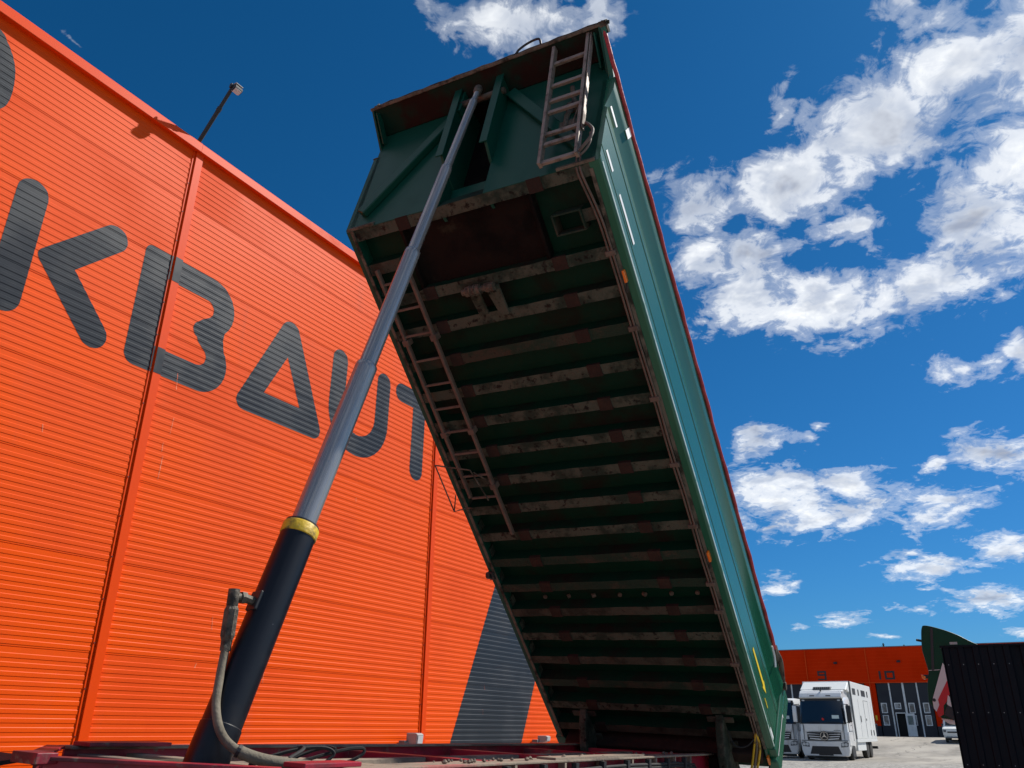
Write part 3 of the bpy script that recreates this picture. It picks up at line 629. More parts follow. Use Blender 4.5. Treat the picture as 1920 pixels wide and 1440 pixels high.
# ladder on the headboard
LD = [((2.045, .02, .085), (2.045, 1.46, .235)), ((2.375, .02, .085), (2.375, 1.50, .235))]
lad = None
lo = bpy.data.objects.new('ladder', None); C.objects.link(lo); lo.parent = tr; lo.matrix_basis = WMX[tr].inverted() @ HBM; WMX[lo] = HBM.copy()
lo['label'] = 'short aluminium ladder bolted to the headboard'
for (p0, p1) in LD:
    q = hb(); q.beam(p0, p1, .030, .062); q.build('rail', 'alu', lo, HBM, bevel=.004)
q = hb(); q.beam((2.405, .30, .115), (2.405, 1.5, .235), .010, .05); q.build('rail_cover', 'alu', lo, HBM)
for k, y in enumerate((.04, .245, .36, .62, .76, .95, 1.24)):
    z = .085+.15*(y-.02)/1.45
    q = hb(); q.beam((2.06, y, z), (2.36, y, z), .040, .028); q.build('rung', 'alu', lo, HBM, bevel=.004)
q = hb(); q.tube(crv([(2.20, .46, .06), (2.21, .60, .08), (2.24, .80, .06), (2.22, .98, .10)], 5), .022, 8); q.tube(crv([(2.28, .66, .08), (2.34, .60, .13), (2.30, .45, .10), (2.33, .40, .08)], 5), .010, 6); q.build('valve_hose', 'fitting', tr, HBM, smooth=50)
q = hb(); q.box((2.14, .40, .0), (2.30, .56, .07)); q.build('valve_block', 'fitting', tr, HBM, bevel=.01)
q = hb(); q.box((2.16, .74, .0), (2.26, .86, .05)); q.build('valve_block', 'fitting', tr, HBM, bevel=.01)
# ladder stowed under the floor
lu = bpy.data.objects.new('stowed_ladder', None); C.objects.link(lu); lu.parent = tr; lu.matrix_basis = WMX[tr].inverted() @ BM_; WMX[lu] = BM_.copy()
lu['label'] = 'long brown tubular ladder stowed under the body floor'
for (t0, s0, s1) in ((.18, .40, 2.97), (.50, .42, 3.46)):
    q = MB(); q.beam((t0, s0, -.058), (t0, s1, -.058), .034, .048); q.build('rail', 'pipe', lu, BM_, bevel=.008)
for s in (.555, .83, 1.10, 1.37, 1.64, 1.91, 2.18, 2.44, 2.71, 2.98):
    q = MB(); q.beam((.19, s, -.060), (.49, s, -.060), .024, .024); q.build('rung', 'pipe', lu, BM_, bevel=.006)
for (t0, s) in ((.18, 1.16), (.50, 1.16), (.18, 2.2), (.50, 2.2), (.50, 2.86)):
    q = MB(); q.box((t0-.035, s-.03, -.088), (t0+.035, s+.03, -.0)); q.build('clamp', 'pipe', lu, BM_, bevel=.006)
# wire rack hanging by the left edge
q = MB(); rk = [(-.10, 2.55, -.04), (-.06, 3.10, -.10), (.05, 3.12, -.02), (.14, 3.10, -.06)]
q.tube(rk, .008, 6); q.tube([(-.10, 2.55, -.04), (.33, 2.62, -.10), (.40, 3.0, -.10)], .008, 6); q.tube([(-.06, 3.10, -.10), (-.02, 2.95, -.02)], .007, 6); q.tube([(.36, 2.65, -.1), (.52, 2.86, -.05)], .007, 6); q.build('wire_rack', 'rim', tr, BM_)
q = MB(); q.tube([(-.05, 4.02, -.02), (.0, 4.02, -.02)], .04, 10); q.box((-.03, 3.98, -.03), (.04, 4.08, .05)); q.build('side_hook', 'blackmetal', tr, BM_, bevel=.006)
# twin pipes along the right
for (t0, r0) in ((2.395, .010), (2.425, .011)):
    pts = [(2.33+(t0-2.395), -.06, .10), (2.335+(t0-2.395), .05, -.012), (2.37+(t0-2.395), .30, -.018), (t0-.005, .48, -.02), (t0, .65, -.02)]
    pts = crv(pts, 5)+[(t0+.003*math.sin(k*1.7), .7+k*.31, -.02+.004*math.sin(k*2.1+t0*30)) for k in range(1, 19)]
    q = MB(); q.tube(pts, r0, 8); q.build('air_pipe', 'pipe', tr, BM_, smooth=50)
cl_me = MB().box((2.365, -.022, -.036), (2.452, .022, .002)).mesh('pipe_clamp', 'pipe')
for i in (2, 4, 6, 8, 10, 12, 13, 15, 17): place('pipe_clamp', cl_me, tr, BM_ @ Matrix.Translation((0, .065+.3475*i, 0)), bevel=.004)
q = hb(); q.tube(crv([(2.40, .03, .10), (2.44, .06, .12), (2.50, .14, .13), (2.50, .25, .12), (2.44, .34, .13), (2.42, .36, .10)], 5), .013, 8); q.tube(crv([(2.41, .0, .09), (2.45, .05, .09), (2.485, .13, .10), (2.475, .24, .10)], 5), .010, 8); q.build('hose_loop', 'pipe', tr, HBM, smooth=50)
# side marker lamps
for (s, h, t0) in ((.98, .0, 2.47), (3.90, .0, 2.475), (6.62, -.02, 2.47)):
    q = MB(); q.box((t0-.012, s-.055, h-.045), (t0+.012, s+.055, h+.0)); o = q.build('marker_lamp', 'amber', tr, BM_, bevel=.006)
    q = MB(); q.tube(crv([(t0, s+.05, h-.01), (t0-.02, s+.13, h-.03), (t0-.03, s+.16, h+.02)], 4), .008, 6); q.build('lamp_cable', 'rubber', o, BM_)
# reflective tape, arrow sticker
def strip(name, m, s0, s1, h0, h1, t_=2.5415):
    q = MB(); q.box((t_-.001, s0, h0), (t_+.0012, s1, h1)); return q.build(name, m, tr, BM_)
for (s0, s1, h0) in ((-.02, .16, .215), (.36, .80, .215), (6.30, 6.45, .075)): strip('reflective_tape', 'tape', s0, s1, h0, h0+.042)
strip('reflective_tape', 'tape', -.30, -.12, .66, .70, 2.545)
q = MB(); q.prism([(5.36, .275), (5.36, .315), (5.86, .320), (5.86, .345), (6.0, .295), (5.86, .24), (5.86, .27)], 0, 2.540, 2.5425); q.build('arrow_sticker', 'sticker', tr, BM_)
q = MB(); q.box((2.54, 5.98, .20), (2.5422, 6.12, .215)); q.build('sticker_tail', 'sticker', tr, BM_)
q = MB(); q.box((2.573, -.06, .80), (2.576, .02, .945)); q.build('side_patch', 'tape', tr, BM_)
# rear frame and tailgate
q = MB(); q.box((2.43, SE+.004, .0), (2.56, SE+.13, 1.0)); q.build('rear_post', 'green_side', tr, BM_, bevel=.012)
q = MB(); q.box((-.06, SE+.004, .0), (.07, SE+.13, 1.0)); q.build('rear_post', 'green', tr, BM_, bevel=.012)
q = MB(); q.box((2.44, SE+.14, -.04), (2.556, SE+.36, 1.02)); q.build('tailgate_post', 'green_side', tr, BM_, bevel=.02)
q = MB(); q.box((-.05, SE+.14, .01), (2.438, SE+.30, 1.0)); q.build('tailgate', 'green_dirty', tr, BM_, bevel=.02)
q = MB(); q.box((.1, SE-.02, -.10), (2.42, SE+.13, .11)); q.build('rear_sill', 'pad', tr, BM_, bevel=.02)
q = MB(); q.box((2.5565, SE+.15, .05), (2.5585, SE+.165, .62)); q.box((2.5565, SE+.165, .60), (2.5585, SE+.20, .62)); q.build('tailgate_tape', 'tape', tr, BM_)
q = MB(); q.box((2.50, 6.0, .93), (2.60, 6.16, 1.03)); q.tube(crv([(2.58, 6.02, .97), (2.60, 6.2, .99), (2.58, 6.38, 1.01), (2.56, 6.55, .98)], 4), .028, 8); q.tube([(2.54, 6.55, .94), (2.60, 6.55, .94)], .05, 10); q.build('tailgate_hinge', 'rim', tr, BM_, bevel=.01)
q = MB(); q.tube(crv([(2.575, 5.90, .90), (2.58, 6.03, .86), (2.58, 6.10, .78)], 4), .012, 6); q.build('rope_end', 'tape', tr, BM_)
# hinge brackets between body and chassis at the rear
for t0 in (.42, 2.02):
    q = MB(); q.prism([(6.02, .0), (6.95, .02), (6.95, -.30), (6.60, -.42), (6.30, -.30), (6.10, -.12)], 0, t0, t0+.09); q.build('hinge_bracket', 'beam', tr, BM_, bevel=.012)
    q = MB(); q.box((t0-.10, 6.05, -.02), (t0+.19, 6.12, .0)); q.box((t0-.07, 6.4, -.03), (t0+.16, 6.5, .0)); q.build('hinge_rib', 'beam2', tr, BM_, bevel=.006)
q = MB(); q.tube([(.3, 6.78, -.30), (2.3, 6.78, -.30)], .05, 14); q.build('hinge_shaft', 'beam', tr, BM_, smooth=40)
for k, (t0, m) in enumerate(((2.30, 'yellow'), (2.33, 'hose'), (2.36, 'yellow'))):
    q = MB(); q.tube(crv([(2.41, 6.25, -.02), (t0+.06, 6.42, -.06), (t0, 6.62, -.18), (t0-.06, 6.75, -.42), (t0-.2, 6.8, -.7)], 6), .013, 8); q.build('air_hose', m, tr, BM_, smooth=50)
q = MB(); q.tube(crv([(2.12, 6.22, -.03), (2.18, 6.34, -.12), (2.30, 6.36, -.1), (2.40, 6.30, -.02)], 6), .008, 6); q.build('loose_cable', 'rubber', tr, BM_)

# hydraulic ram
def wp(x, y, z): return Vector((x, y, z+EYE))
pB = wp(-1.475, 4.255, -.30); pT = wp(-.352, 5.885, 5.50)
axis = (pT-pB); LR = axis.length; axn = axis.normalized()
def along_z(z): return (z+EYE-pB.z)/axn.z
b0, b1, b2, b3, b4 = along_z(1.06), along_z(2.233), along_z(3.335), along_z(4.35), along_z(5.33)
xu = axn.cross(Vector((0, 0, 1))).normalized(); yu = axn.cross(xu)
RM = Matrix(((axn.x, xu.x, yu.x, pB.x), (axn.y, xu.y, yu.y, pB.y), (axn.z, xu.z, yu.z, pB.z), (0, 0, 0, 1)))  # local x runs up the ram
ro = bpy.data.objects.new('hydraulic_ram', None); C.objects.link(ro); ro.parent = tr; ro.matrix_basis = WMX[tr].inverted() @ RM; WMX[ro] = RM.copy()
ro['label'] = 'extended telescopic ram with dark barrel and bright steel stages'
q = MB(); q.lathe([(.085, -.05), (.106, -.02), (.106, .30), (.1015, .305), (.1015, b0-.075)], 40); q.build('barrel', 'barrel', ro, smooth=35)
q = MB(); q.lathe([(.100, b0-.075), (.107, b0-.070), (.107, b0-.012), (.102, b0-.004), (.098, b0-.002)], 40); q.build('collar', 'yellow', ro, smooth=35)
q = MB(); q.lathe([(.099, b0-.002), (.099, b0+.008), (.090, b0+.012), (.078, b0+.012)], 40); q.build('wiper_ring', 'blackmetal', ro, smooth=35)
for (x0, x1, r0, r1) in ((b0+.01, b1, .0745, .0605), (b1, b2, .0605, .0475), (b2, b3, .0475, .037), (b3, b4, .037, .026), (b4, LR-.03, .026, .02)):
    q = MB(); q.lathe([(r0-.001, x0), (r0-.001, x1-.045), (r0-.0002, x1-.043), (r0-.0002, x1-.004), (r0-.002, x1-.001), (r1, x1)], 40); q.build('stage', 'steel', ro, smooth=35)
q = MB(); q.lathe([(.030, LR-.05), (.040, LR-.03), (.040, LR+.03), (.03, LR+.05)], 20); q.build('ram_eye', 'fitting', ro, smooth=35)
# elbow fitting, coupling and hose on the ram's front
camp = Vector((0, 0, EYE))
def ram_at(z): return pB+axn*along_z(z)
side_v = (YARD @ Vector((.55, -.83, 0))).normalized()
E0 = ram_at(.60); fwd = (Vector((-.62, -.78, 0))).normalized()
p_plate = E0+fwd*.100
lft = Vector((-1, 0, 0))
f1 = p_plate+Vector((-.040, -.045, .012)); f2 = p_plate+Vector((-.085, -.10, .015))
q = MB(); q.beam(E0+fwd*.085+axn*-.055, E0+fwd*.085+axn*.055, .09, .055, up=fwd); q.build('port_block', 'blackmetal', ro, I4, bevel=.008)
q = MB(); q.tube([E0+fwd*.09, f1], .024, 8); q.tube([f1, f1+(f2-f1)*.4], .032, 6); q.tube([f1, f2], .022, 10); q.tube([f2+Vector((0, 0, .035)), f2-Vector((0, 0, .05))], .030, 10); q.build('elbow', 'fitting', ro, I4, smooth=40)
q = MB(); q.tube([f2-Vector((0, 0, .045)), f2-Vector((0, 0, .07)), f2-Vector((.002, .0, .20)), f2-Vector((.002, 0, .225))], .04, 8, rs=[.026, .038, .038, .029]); q.build('coupling', 'fitting', ro, I4)
q = MB(); q.tube([f2-Vector((.002, 0, .22)), f2-Vector((.003, 0, .275))], .028, 6); q.build('hose_nut', 'fitting', ro, I4)
h0 = f2-Vector((.003, 0, .27))
hp = [h0, h0+Vector((.006, -.04, -.13)), h0+Vector((.028, -.10, -.27)), h0+Vector((.085, -.15, -.385)), h0+Vector((.165, -.16, -.455)), h0+Vector((.28, -.12, -.50)), h0+Vector((.42, -.03, -.525)), h0+Vector((.60, .10, -.55))]
hc = crv(hp, 8); q = MB(); q.tube(hc, .0215, 12); q.build('hose', 'hose', ro, I4, smooth=50)
ks = int(len(hc)*.60); q = MB(); q.tube(hc[ks:ks+18], .028, 12); q.build('hose_sleeve', 'hose', ro, I4, smooth=50)
q = MB(); q.tube(hc[ks-1:ks+1], .031, 12); q.build('sleeve_band', 'blackmetal', ro, I4)

# chassis, in its own frame: x = across (lateral), y = rearwards, z up
CN = Vector((math.cos(TH), -math.sin(TH), -.036)).normalized(); CD = Vector((math.sin(TH), math.cos(TH), -.0085)).normalized()
CU = CN.cross(CD).normalized()
CO = Vector((0, 0, EYE-.13)) + Vector((math.cos(TH), -math.sin(TH), 0))*-3.4
CM = Matrix(((CN.x, CD.x, CU.x, CO.x), (CN.y, CD.y, CU.y, CO.y), (CN.z, CD.z, CU.z, CO.z), (0, 0, 0, 1)))     # y = metres along the heading from the camera's foot
def rail(name, p0, p1, h, fl_w, m_web, m_fl, z=0.0):
    p0, p1 = Vector((*p0, z)), Vector((*p1, z)); d_ = (p1-p0).normalized(); dn = Vector((d_.y, -d_.x, 0))
    q = MB(); q.beam(p0-Vector((0, 0, h/2+.008)), p1-Vector((0, 0, h/2+.008)), .014, h); q.beam(p0-Vector((0, 0, h)), p1-Vector((0, 0, h)), fl_w, .014); o = q.build(name, m_web, tr, CM)
    q = MB(); q.beam(p0, p1, fl_w, .016); q.build('rail_flange', m_fl, o, CM, bevel=.004); return o
NEARX, FARX = .66, -.86
rail('chassis_rail', (NEARX, 2.98), (NEARX, 9.6), .34, .13, 'red', 'dust', z=-.018)
rail('chassis_rail', (FARX, 2.95), (FARX, 9.6), .30, .12, 'red', 'dust', z=.0)
rail('front_frame', (-.24, 2.44), (NEARX-.02, 2.96), .30, .09, 'red', 'red', z=-.006)
rail('front_frame', (-.30, 2.44), (FARX, 2.90), .30, .09, 'red', 'red', z=.003)
q = MB(); q.box((-.36, 2.36, -.028), (-.18, 2.46, .018)); q.build('front_lug', 'red', tr, CM, bevel=.004)
q = MB(); q.box((-.84, 2.98, .010), (-.70, 3.5, .030)); q.build('red_flange_patch', 'red', tr, CM, bevel=.003)
q = MB(); q.box((NEARX-.06, 3.02, .0), (NEARX+.07, 3.42, .022)); q.build('red_flange_patch', 'red', tr, CM, bevel=.004)
for (y, w_) in ((2.98, .10), (3.28, .10), (3.95, .14), (5.2, .12), (6.6, .12), (8.0, .12), (9.4, .16)):
    q = MB(); q.box((FARX+.07, y, -.20), (NEARX-.07, y+w_, -.028)); q.build('cross_member', 'red' if y > 4.5 else 'dust', tr, CM, bevel=.006)
q = MB(); q.box((-.40, 3.0, -.10), (.10, 3.30, -.030)); q.build('ram_cradle', 'beam', tr, CM, bevel=.01)
q = MB(); q.box((-.20, 3.40, -.09), (-.10, 9.3, -.035)); q.box((.28, 3.45, -.075), (.42, 9.3, -.03)); q.build('inner_beam', 'dust', tr, CM, bevel=.006)
for y in (4.2, 5.0, 5.75, 6.45, 7.1, 7.7, 8.25, 8.75):
    q = MB(); q.box((NEARX+.008, y, -.345), (NEARX+.062, y+.03, -.028)); q.build('web_stiffener', 'dust', tr, CM)
for z in (-.075, -.10):
    q = MB(); q.tube([(NEARX+.066, 4.0, z-.08), (NEARX+.07, 4.25, z)]+[(NEARX+.07, 4.4+k*.55, z+.005*math.sin(k*1.7)) for k in range(8)]+[(NEARX+.05, 8.9, z-.03), (NEARX+.02, 9.3, z-.25)], .013, 8); q.build('conduit', 'rubber', tr, CM, smooth=50)
cm_ = MB().box((NEARX+.050, -.025, -.13), (NEARX+.09, .025, -.03)).mesh('conduit_clip', 'blackmetal')
for k in range(9): place('conduit_clip', cm_, tr, CM @ Matrix.Translation((0, 4.35+k*.52, 0)))
q = MB()
q.prism([(NEARX-.09, 5.6), (NEARX+.06, 5.6), (NEARX+.06, 7.4), (NEARX-.09, 7.4)], 2, -.0095, .006); q.build('dried_mud', 'dust', tr, CM)
rr = random.Random(9); q = MB()
for k in range(46):
    x = rr.uniform(NEARX-.08, NEARX+.04); y = rr.uniform(4.2, 8.5); r0 = rr.uniform(.006, .022)
    q.lathe([(r0*.4, -r0*.7), (r0, 0), (r0*.5, r0*.6)], 6, Matrix.Translation((x, y, .0)) @ Matrix.Rotation(rr.uniform(0, 3), 4, 'Z') @ Matrix.Rotation(R(90), 4, 'Y'))
q.build('mud_crumbs', 'dust', tr, CM)['kind'] = 'stuff'
for k in range(2):
    pts = [(.30+.05*k+.12*math.cos(a*.62+k), 3.25+.22*k+.13*math.sin(a*.8+k*1.3)+.02*a, .0+.045*math.sin(a*.9+k)+.02) for a in range(12)]
    q = MB(); q.tube(crv(pts, 5), .009, 6); q.build('coiled_cable', 'rubber', tr, CM, smooth=50)
q = MB(); q.box((FARX-.05, 9.62, -.62), (NEARX+.10, 9.80, -.05)); q.build('rear_cross_member', 'pad', tr, CM, bevel=.02)
q = MB(); q.box((-1.2, 9.95, -.75), (1.1, 10.02, -.35)); q.build('mud_flap', 'rubber', tr, CM)
# wheels under the chassis
wh_p = [(.0+.30, -.16), (.34, -.15), (.50, -.13), (.52, -.09), (.52, .09), (.50, .13), (.34, .15), (.30, .16)]
tyre_me = MB().lathe(wh_p, 28).mesh('tyre', 'tyre', 35); rim_me = MB().lathe([(.05, -.12), (.29, -.10), (.315, -.155), (.315, .155), (.29, .10), (.05, .12)], 24).mesh('rim', 'lampgrey', 35)
for y in (6.4, 7.7, 9.0):
    for x in (-1.03, .98):
        T_ = CM @ Matrix.Translation((x, y, -.80))
        wo_ = bpy.data.objects.new('wheel', None); C.objects.link(wo_); wo_.parent = tr; wo_.matrix_basis = WMX[tr].inverted() @ T_; WMX[wo_] = T_
        place('tyre', tyre_me, wo_); place('rim', rim_me, wo_)

# ------------------------------------------------------------------ black ribbed shed on the right
sh = thing('ribbed_shed', yard(2.2, 17, 0), 'black vertically ribbed metal shed at the right edge', 'shed')
SHM = yard(-.925, 14.5, 0); SHH = EYE+1.215; SHW = 6.2
q = MB(); q.box((.02, .03, 0), (SHW-.02, 6, SHH-.03)); q.build('inner_wall', 'navy', sh, SHM)
def sheet(Wd):
    pr = []; x = 0
    while x < Wd-.001:
        pr += [(x, 0), (x+.012, -.020), (x+.085, -.020), (x+.10, -.0)]; x += .2
    return pr
def sheet_mesh(Wd, H):
    pr = sheet(Wd); mb = MB()
    for (x, o) in pr: mb.v += [(x, o, 0), (x, o, H)]
    for i in range(len(pr)-1): mb.f.append((2*i, 2*i+2, 2*i+3, 2*i+1)); mb.m.append(0)
    m0 = len(pr)
    return mb.mesh('cladding_sheet', 'navy')
sm = sheet_mesh(1.0, SHH-.05)
for k in range(6): place('cladding_sheet', sm, sh, SHM @ Matrix.Translation((k*1.02, .004*(k % 2), .03)))
q = MB(); q.prism([(-.03, -.03), (SHW, -.03), (SHW, 6.05), (-.03, 6.05)], 2, SHH-.03, SHH+.0); q.build('roof_edge', 'navy', sh, SHM)
q = MB(); q.box((-.012, -.028, 0), (.0, .06, SHH-.031)); q.build('corner_trim', 'navy', sh, SHM)
q = MB()
for zr in (SHH-.28, SHH-.95, SHH-1.65, SHH-2.3):
    for k in range(30): q.tube([(.05+k*.2, -.019, zr), (.05+k*.2, -.027, zr)], .007, 6)
q.build('screw_row', 'lampgrey', sh, SHM)['kind'] = 'stuff'

# ------------------------------------------------------------------ trucks
def wheel_part(parent, M, rim='lampgrey'):
    o = bpy.data.objects.new('wheel', None); C.objects.link(o); o.parent = parent; o.matrix_basis = WMX[parent].inverted() @ M; WMX[o] = M
    place('tyre', tyre_me, o); place('rim', rim_me, o); return o
def make_truck(name, M, label, high=True, box=True, white='white', star=True):
    T = thing(name, M, label, 'truck')
    # cab: side profile in (y, z), built with a tapered nose: x half-widths vary
    sec = [(.04, .34, 1.12), (-.0, .75, 1.20), (.0, 1.10, 1.22), (.06, 1.78, 1.215), (.30, 2.92, 1.15), (.50, 3.05, 1.13), (.72, 3.14, 1.11)]
    mb = MB(); back = 2.05
    for (y, z, hw) in sec:
        mb.v += [(-hw+.16, y, z), (hw-.16, y, z), (hw-.03, y+.10, z), (hw, y+.28, z), (hw+.015, back, z), (-hw-.015, back, z), (-hw, y+.28, z), (-hw+.03, y+.10, z)]
    for k in range(len(sec)-1):
        for i in range(8): mb.f.append((k*8+i, k*8+(i+1) % 8, (k+1)*8+(i+1) % 8, (k+1)*8+i)); mb.m.append(0)
    mb.f += [tuple(range(8))[::-1], tuple(range((len(sec)-1)*8, len(sec)*8))]; mb.m += [0, 0]
    cab = mb.build('cab', white, T, smooth=30)
    # windscreen with black surround
    q = MB(); q.add([(-1.06, .045, 1.80), (1.06, .045, 1.80), (1.00, .285, 2.93), (-1.00, .285, 2.93), (-1.17, .14, 1.80), (1.17, .14, 1.80), (1.10, .37, 2.93), (-1.10, .37, 2.93)], [(0, 1, 2, 3), (1, 5, 6, 2), (4, 0, 3, 7)]); q.v = [(x, y-.03, z) for x, y, z in q.v]; q.build('windscreen', 'glass', T)
    q = MB(); q.box((-1.10, .255, 2.88), (1.10, .40, 3.02)); q.build('sun_visor', 'blackmetal', T, bevel=.03)
    for x in (-.92, .92):
        q = MB(); q.box((x-.07, .235, 2.91), (x+.07, .26, 2.98)); q.build('marker_light', 'lens', T, bevel=.01)
    for x in (-.45, .5):
        q = MB(); q.tube(crv([(x-.4, .03, 1.83), (x, .0, 1.86), (x+.42, .03, 1.84)], 4), .012, 6); q.build('wiper', 'rubber', T)
    q = MB(); q.box((.50, .055, 2.03), (.86, .062, 2.20), Matrix.Translation((0, .0, 0))); q.build('windscreen_card', 'paper', T)
    q = MB(); q.lathe([(.02, -.05), (.07, -.02), (.07, .06), (.02, .08)], 10, Matrix.Translation((.02, .03, 2.0))); q.build('dash_toy', 'redplastic', T)
    # dark side windows
    for sx_ in (-1, 1):
        q = MB(); q.prism([(.42, 1.88), (1.25, 1.88), (1.25, 2.72), (.62, 2.72)], 0, sx_*1.19, sx_*1.232); q.build('side_window', 'glass', T)
        q = MB(); q.box((sx_*1.21, 1.10, 1.70), (sx_*1.245, 1.28, 1.74)); q.build('door_handle', 'blackmetal', T, bevel=.008)
        q = MB(); q.tube([(sx_*1.15, .22, 2.75), (sx_*1.40, .08, 2.72)], .02, 8); q.tube([(sx_*1.2, .22, 1.85), (sx_*1.38, .10, 1.82)], .02, 8); q.build('mirror_arm', 'blackmetal', T)
        q = MB(); q.prism([(-.02, 1.85), (.14, 1.85), (.18, 2.25), (.16, 2.66), (.02, 2.68), (-.05, 2.3)], 0, sx_*1.30, sx_*1.50); q.build('mirror', white if sx_ < 0 else 'blackmetal', T, bevel=.03)
        q = MB(); q.prism([(.08, .70), (.62, .70), (.72, 1.12), (.55, 1.38), (.18, 1.42), (.06, 1.2)], 0, sx_*1.13, sx_*1.245); q.build('wheel_arch', white, T, bevel=.04)
        # headlight cluster
        q = MB(); q.prism([(sx_*.78, .62), (sx_*1.16, .66), (sx_*1.20, .88), (sx_*1.02, .92), (sx_*.80, .84)], 1, -.05, .10); hl = q.build('headlight', 'greypl', T, bevel=.02)
        for dx in (.90, 1.06):
            q = MB(); q.lathe([(.075, -.012), (.075, .0), (.04, .012)], 14, Matrix.Translation((sx_*dx, -.055, .77)) @ Matrix.Rotation(R(90), 4, 'Z')); q.build('lamp_lens', 'lens', hl)
        q = MB(); q.box((sx_*.86-.10, -.035, .36), (sx_*.86+.10, .0, .47)); q.build('fog_light', 'blackmetal', T, bevel=.015)
        for y in (1.25,): wheel_part(T, M @ Matrix.Translation((sx_*1.03, y, .52)))
        q = MB(); q.box((sx_*.98, .85, .16), (sx_*1.2, 1.8, 1.05)); q.build('step_well', 'blackmetal', T, bevel=.03)
    for sx_ in (-1, 1):      # door and panel gaps
        q = MB(); q.box((sx_*1.222, .40, .95), (sx_*1.238, .42, 2.75)); q.box((sx_*1.222, 1.50, .95), (sx_*1.238, 1.52, 2.85)); q.box((sx_*1.222, .42, 1.42), (sx_*1.238, 1.50, 1.435)); q.build('door_gap', 'blackmetal', T)
        q = MB(); q.box((sx_*1.02-.012, -.034, 1.0), (sx_*1.02+.012, .05, 1.77)); q.build('panel_gap', 'greypl', T)
    q = MB(); q.box((-1.19, .02, 1.765), (1.19, .08, 1.80)); q.build('scuttle', 'blackmetal', T)
    q = MB(); q.box((-1.18, -.052, .935), (1.18, -.02, .965)); q.build('bumper_gap', 'blackmetal', T)
    # grille: slats, emblem, bumper with dark intake
    q = MB(); q.box((-.86, -.018, .98), (.86, .01, 1.36)); q.build('grille_panel', 'blackmetal', T, bevel=.01)
    for k, z in enumerate((1.02, 1.13, 1.24, 1.345)):
        q = MB(); hw = .74+.05*k
        q.prism([(-hw, z+.01), (-.20, z-.035+.02*k), (.20, z-.035+.02*k), (hw, z+.01), (hw, z+.055), (.20, z+.02), (-.20, z+.02), (-hw, z+.055)], 1, -.055, -.019); q.build('grille_slat', white, T, bevel=.008)
    q = MB(); q.prism([(-.95, 1.40), (.95, 1.40), (1.0, 1.76), (-1.0, 1.76)], 1, -.028, .02); q.build('front_panel', white, T, bevel=.02)
    q = MB(); q.prism([(-1.12, .20), (1.12, .20), (1.21, .50), (1.21, .93), (.95, .97), (.3, .93), (-.3, .93), (-.95, .97), (-1.21, .93), (-1.21, .50)], 1, -.045, .35); bu = q.build('bumper', white, T, bevel=.05)
    q = MB(); q.prism([(-.80, .30), (.80, .30), (.66, .68), (-.66, .68)], 1, -.056, -.040); q.build('lower_intake', 'blackmetal', bu, bevel=.01)
    q = MB(); q.box((-.36, -.068, .24), (.36, -.055, .37)); q.build('number_plate', 'blackmetal', bu)
    q = MB(); q.box((-1.0, .05, .10), (1.0, .3, .22)); q.build('under_bumper', 'rubber', bu)
    if star:
        q = MB(); q.lathe([(.235, -.02), (.235, .0), (.20, .01)], 28, Matrix.Translation((.02, -.075, 1.18)) @ Matrix.Rotation(R(90), 4, 'Z')); em = q.build('emblem', 'blackmetal', T, smooth=30)
        q = MB()
        for k in range(28):
            a0, a1 = 2*math.pi*k/28, 2*math.pi*(k+1)/28
            q.beam((.02+.195*math.cos(a0), -.10, 1.18+.195*math.sin(a0)), (.02+.195*math.cos(a1), -.10, 1.18+.195*math.sin(a1)), .016, .016, up=(0, 1, 0))
        for k in range(3):
            a = R(90+120*k); cxv, czv = math.cos(a), math.sin(a)
            q.prism([(.02+.03*math.cos(a+R(60)), 1.18+.03*math.sin(a+R(60))), (.02+.19*cxv, 1.18+.19*czv), (.02+.03*math.cos(a-R(60)), 1.18+.03*math.sin(a-R(60))), (.02, 1.18)], 1, -.108, -.094)
        q.build('emblem_star', 'chrome', em)
        q = MB(); q.box((.52, -.032, 1.44), (.86, -.029, 1.47)); q.build('badge_lettering', 'greypl', T)
    # roof
    if high:
        q = MB(); q.prism([(.34, 3.02), (.16, 3.06), (.14, 3.12), (.30, 3.30), (.52, 3.44), (1.05, 3.50), (2.0, 3.50), (2.0, 3.02)], 0, -1.10, 1.10); rf = q.build('roof_cap', white, T, bevel=.10)
        for x in (-.42, .42):
            q = MB(); q.box((x-.13, .165, 3.13), (x+.13, .25, 3.20)); q.build('roof_lamp', 'blackmetal', rf, bevel=.02)
        q = MB(); q.lathe([(.02, -.02), (.05, 0), (.015, .10)], 8, Matrix.Translation((.02, .42, 3.42)) @ Matrix.Rotation(R(-90), 4, 'Y')); q.build('antenna_base', 'blackmetal', rf)
        for x in (1.0, 1.12):
            q = MB(); q.lathe([(.03, -.04), (.07, .0), (.06, .05)], 12, Matrix.Translation((x-.06, .45, 3.33)) @ Matrix.Rotation(R(70), 4, 'Z')); q.build('roof_horn', 'blackmetal', rf)
        q = MB(); q.prism([(.95, 3.50), (1.10, 3.66), (1.75, 3.70), (1.75, 3.50)], 0, -.50, .44); ac = q.build('roof_unit', 'greypl', T, bevel=.04)
        q = MB()
        for k in range(8): q.box((-.42+k*.11, .99, 3.56), (-.36+k*.11, 1.02, 3.64))
        q.build('roof_unit_vents', 'blackmetal', ac)
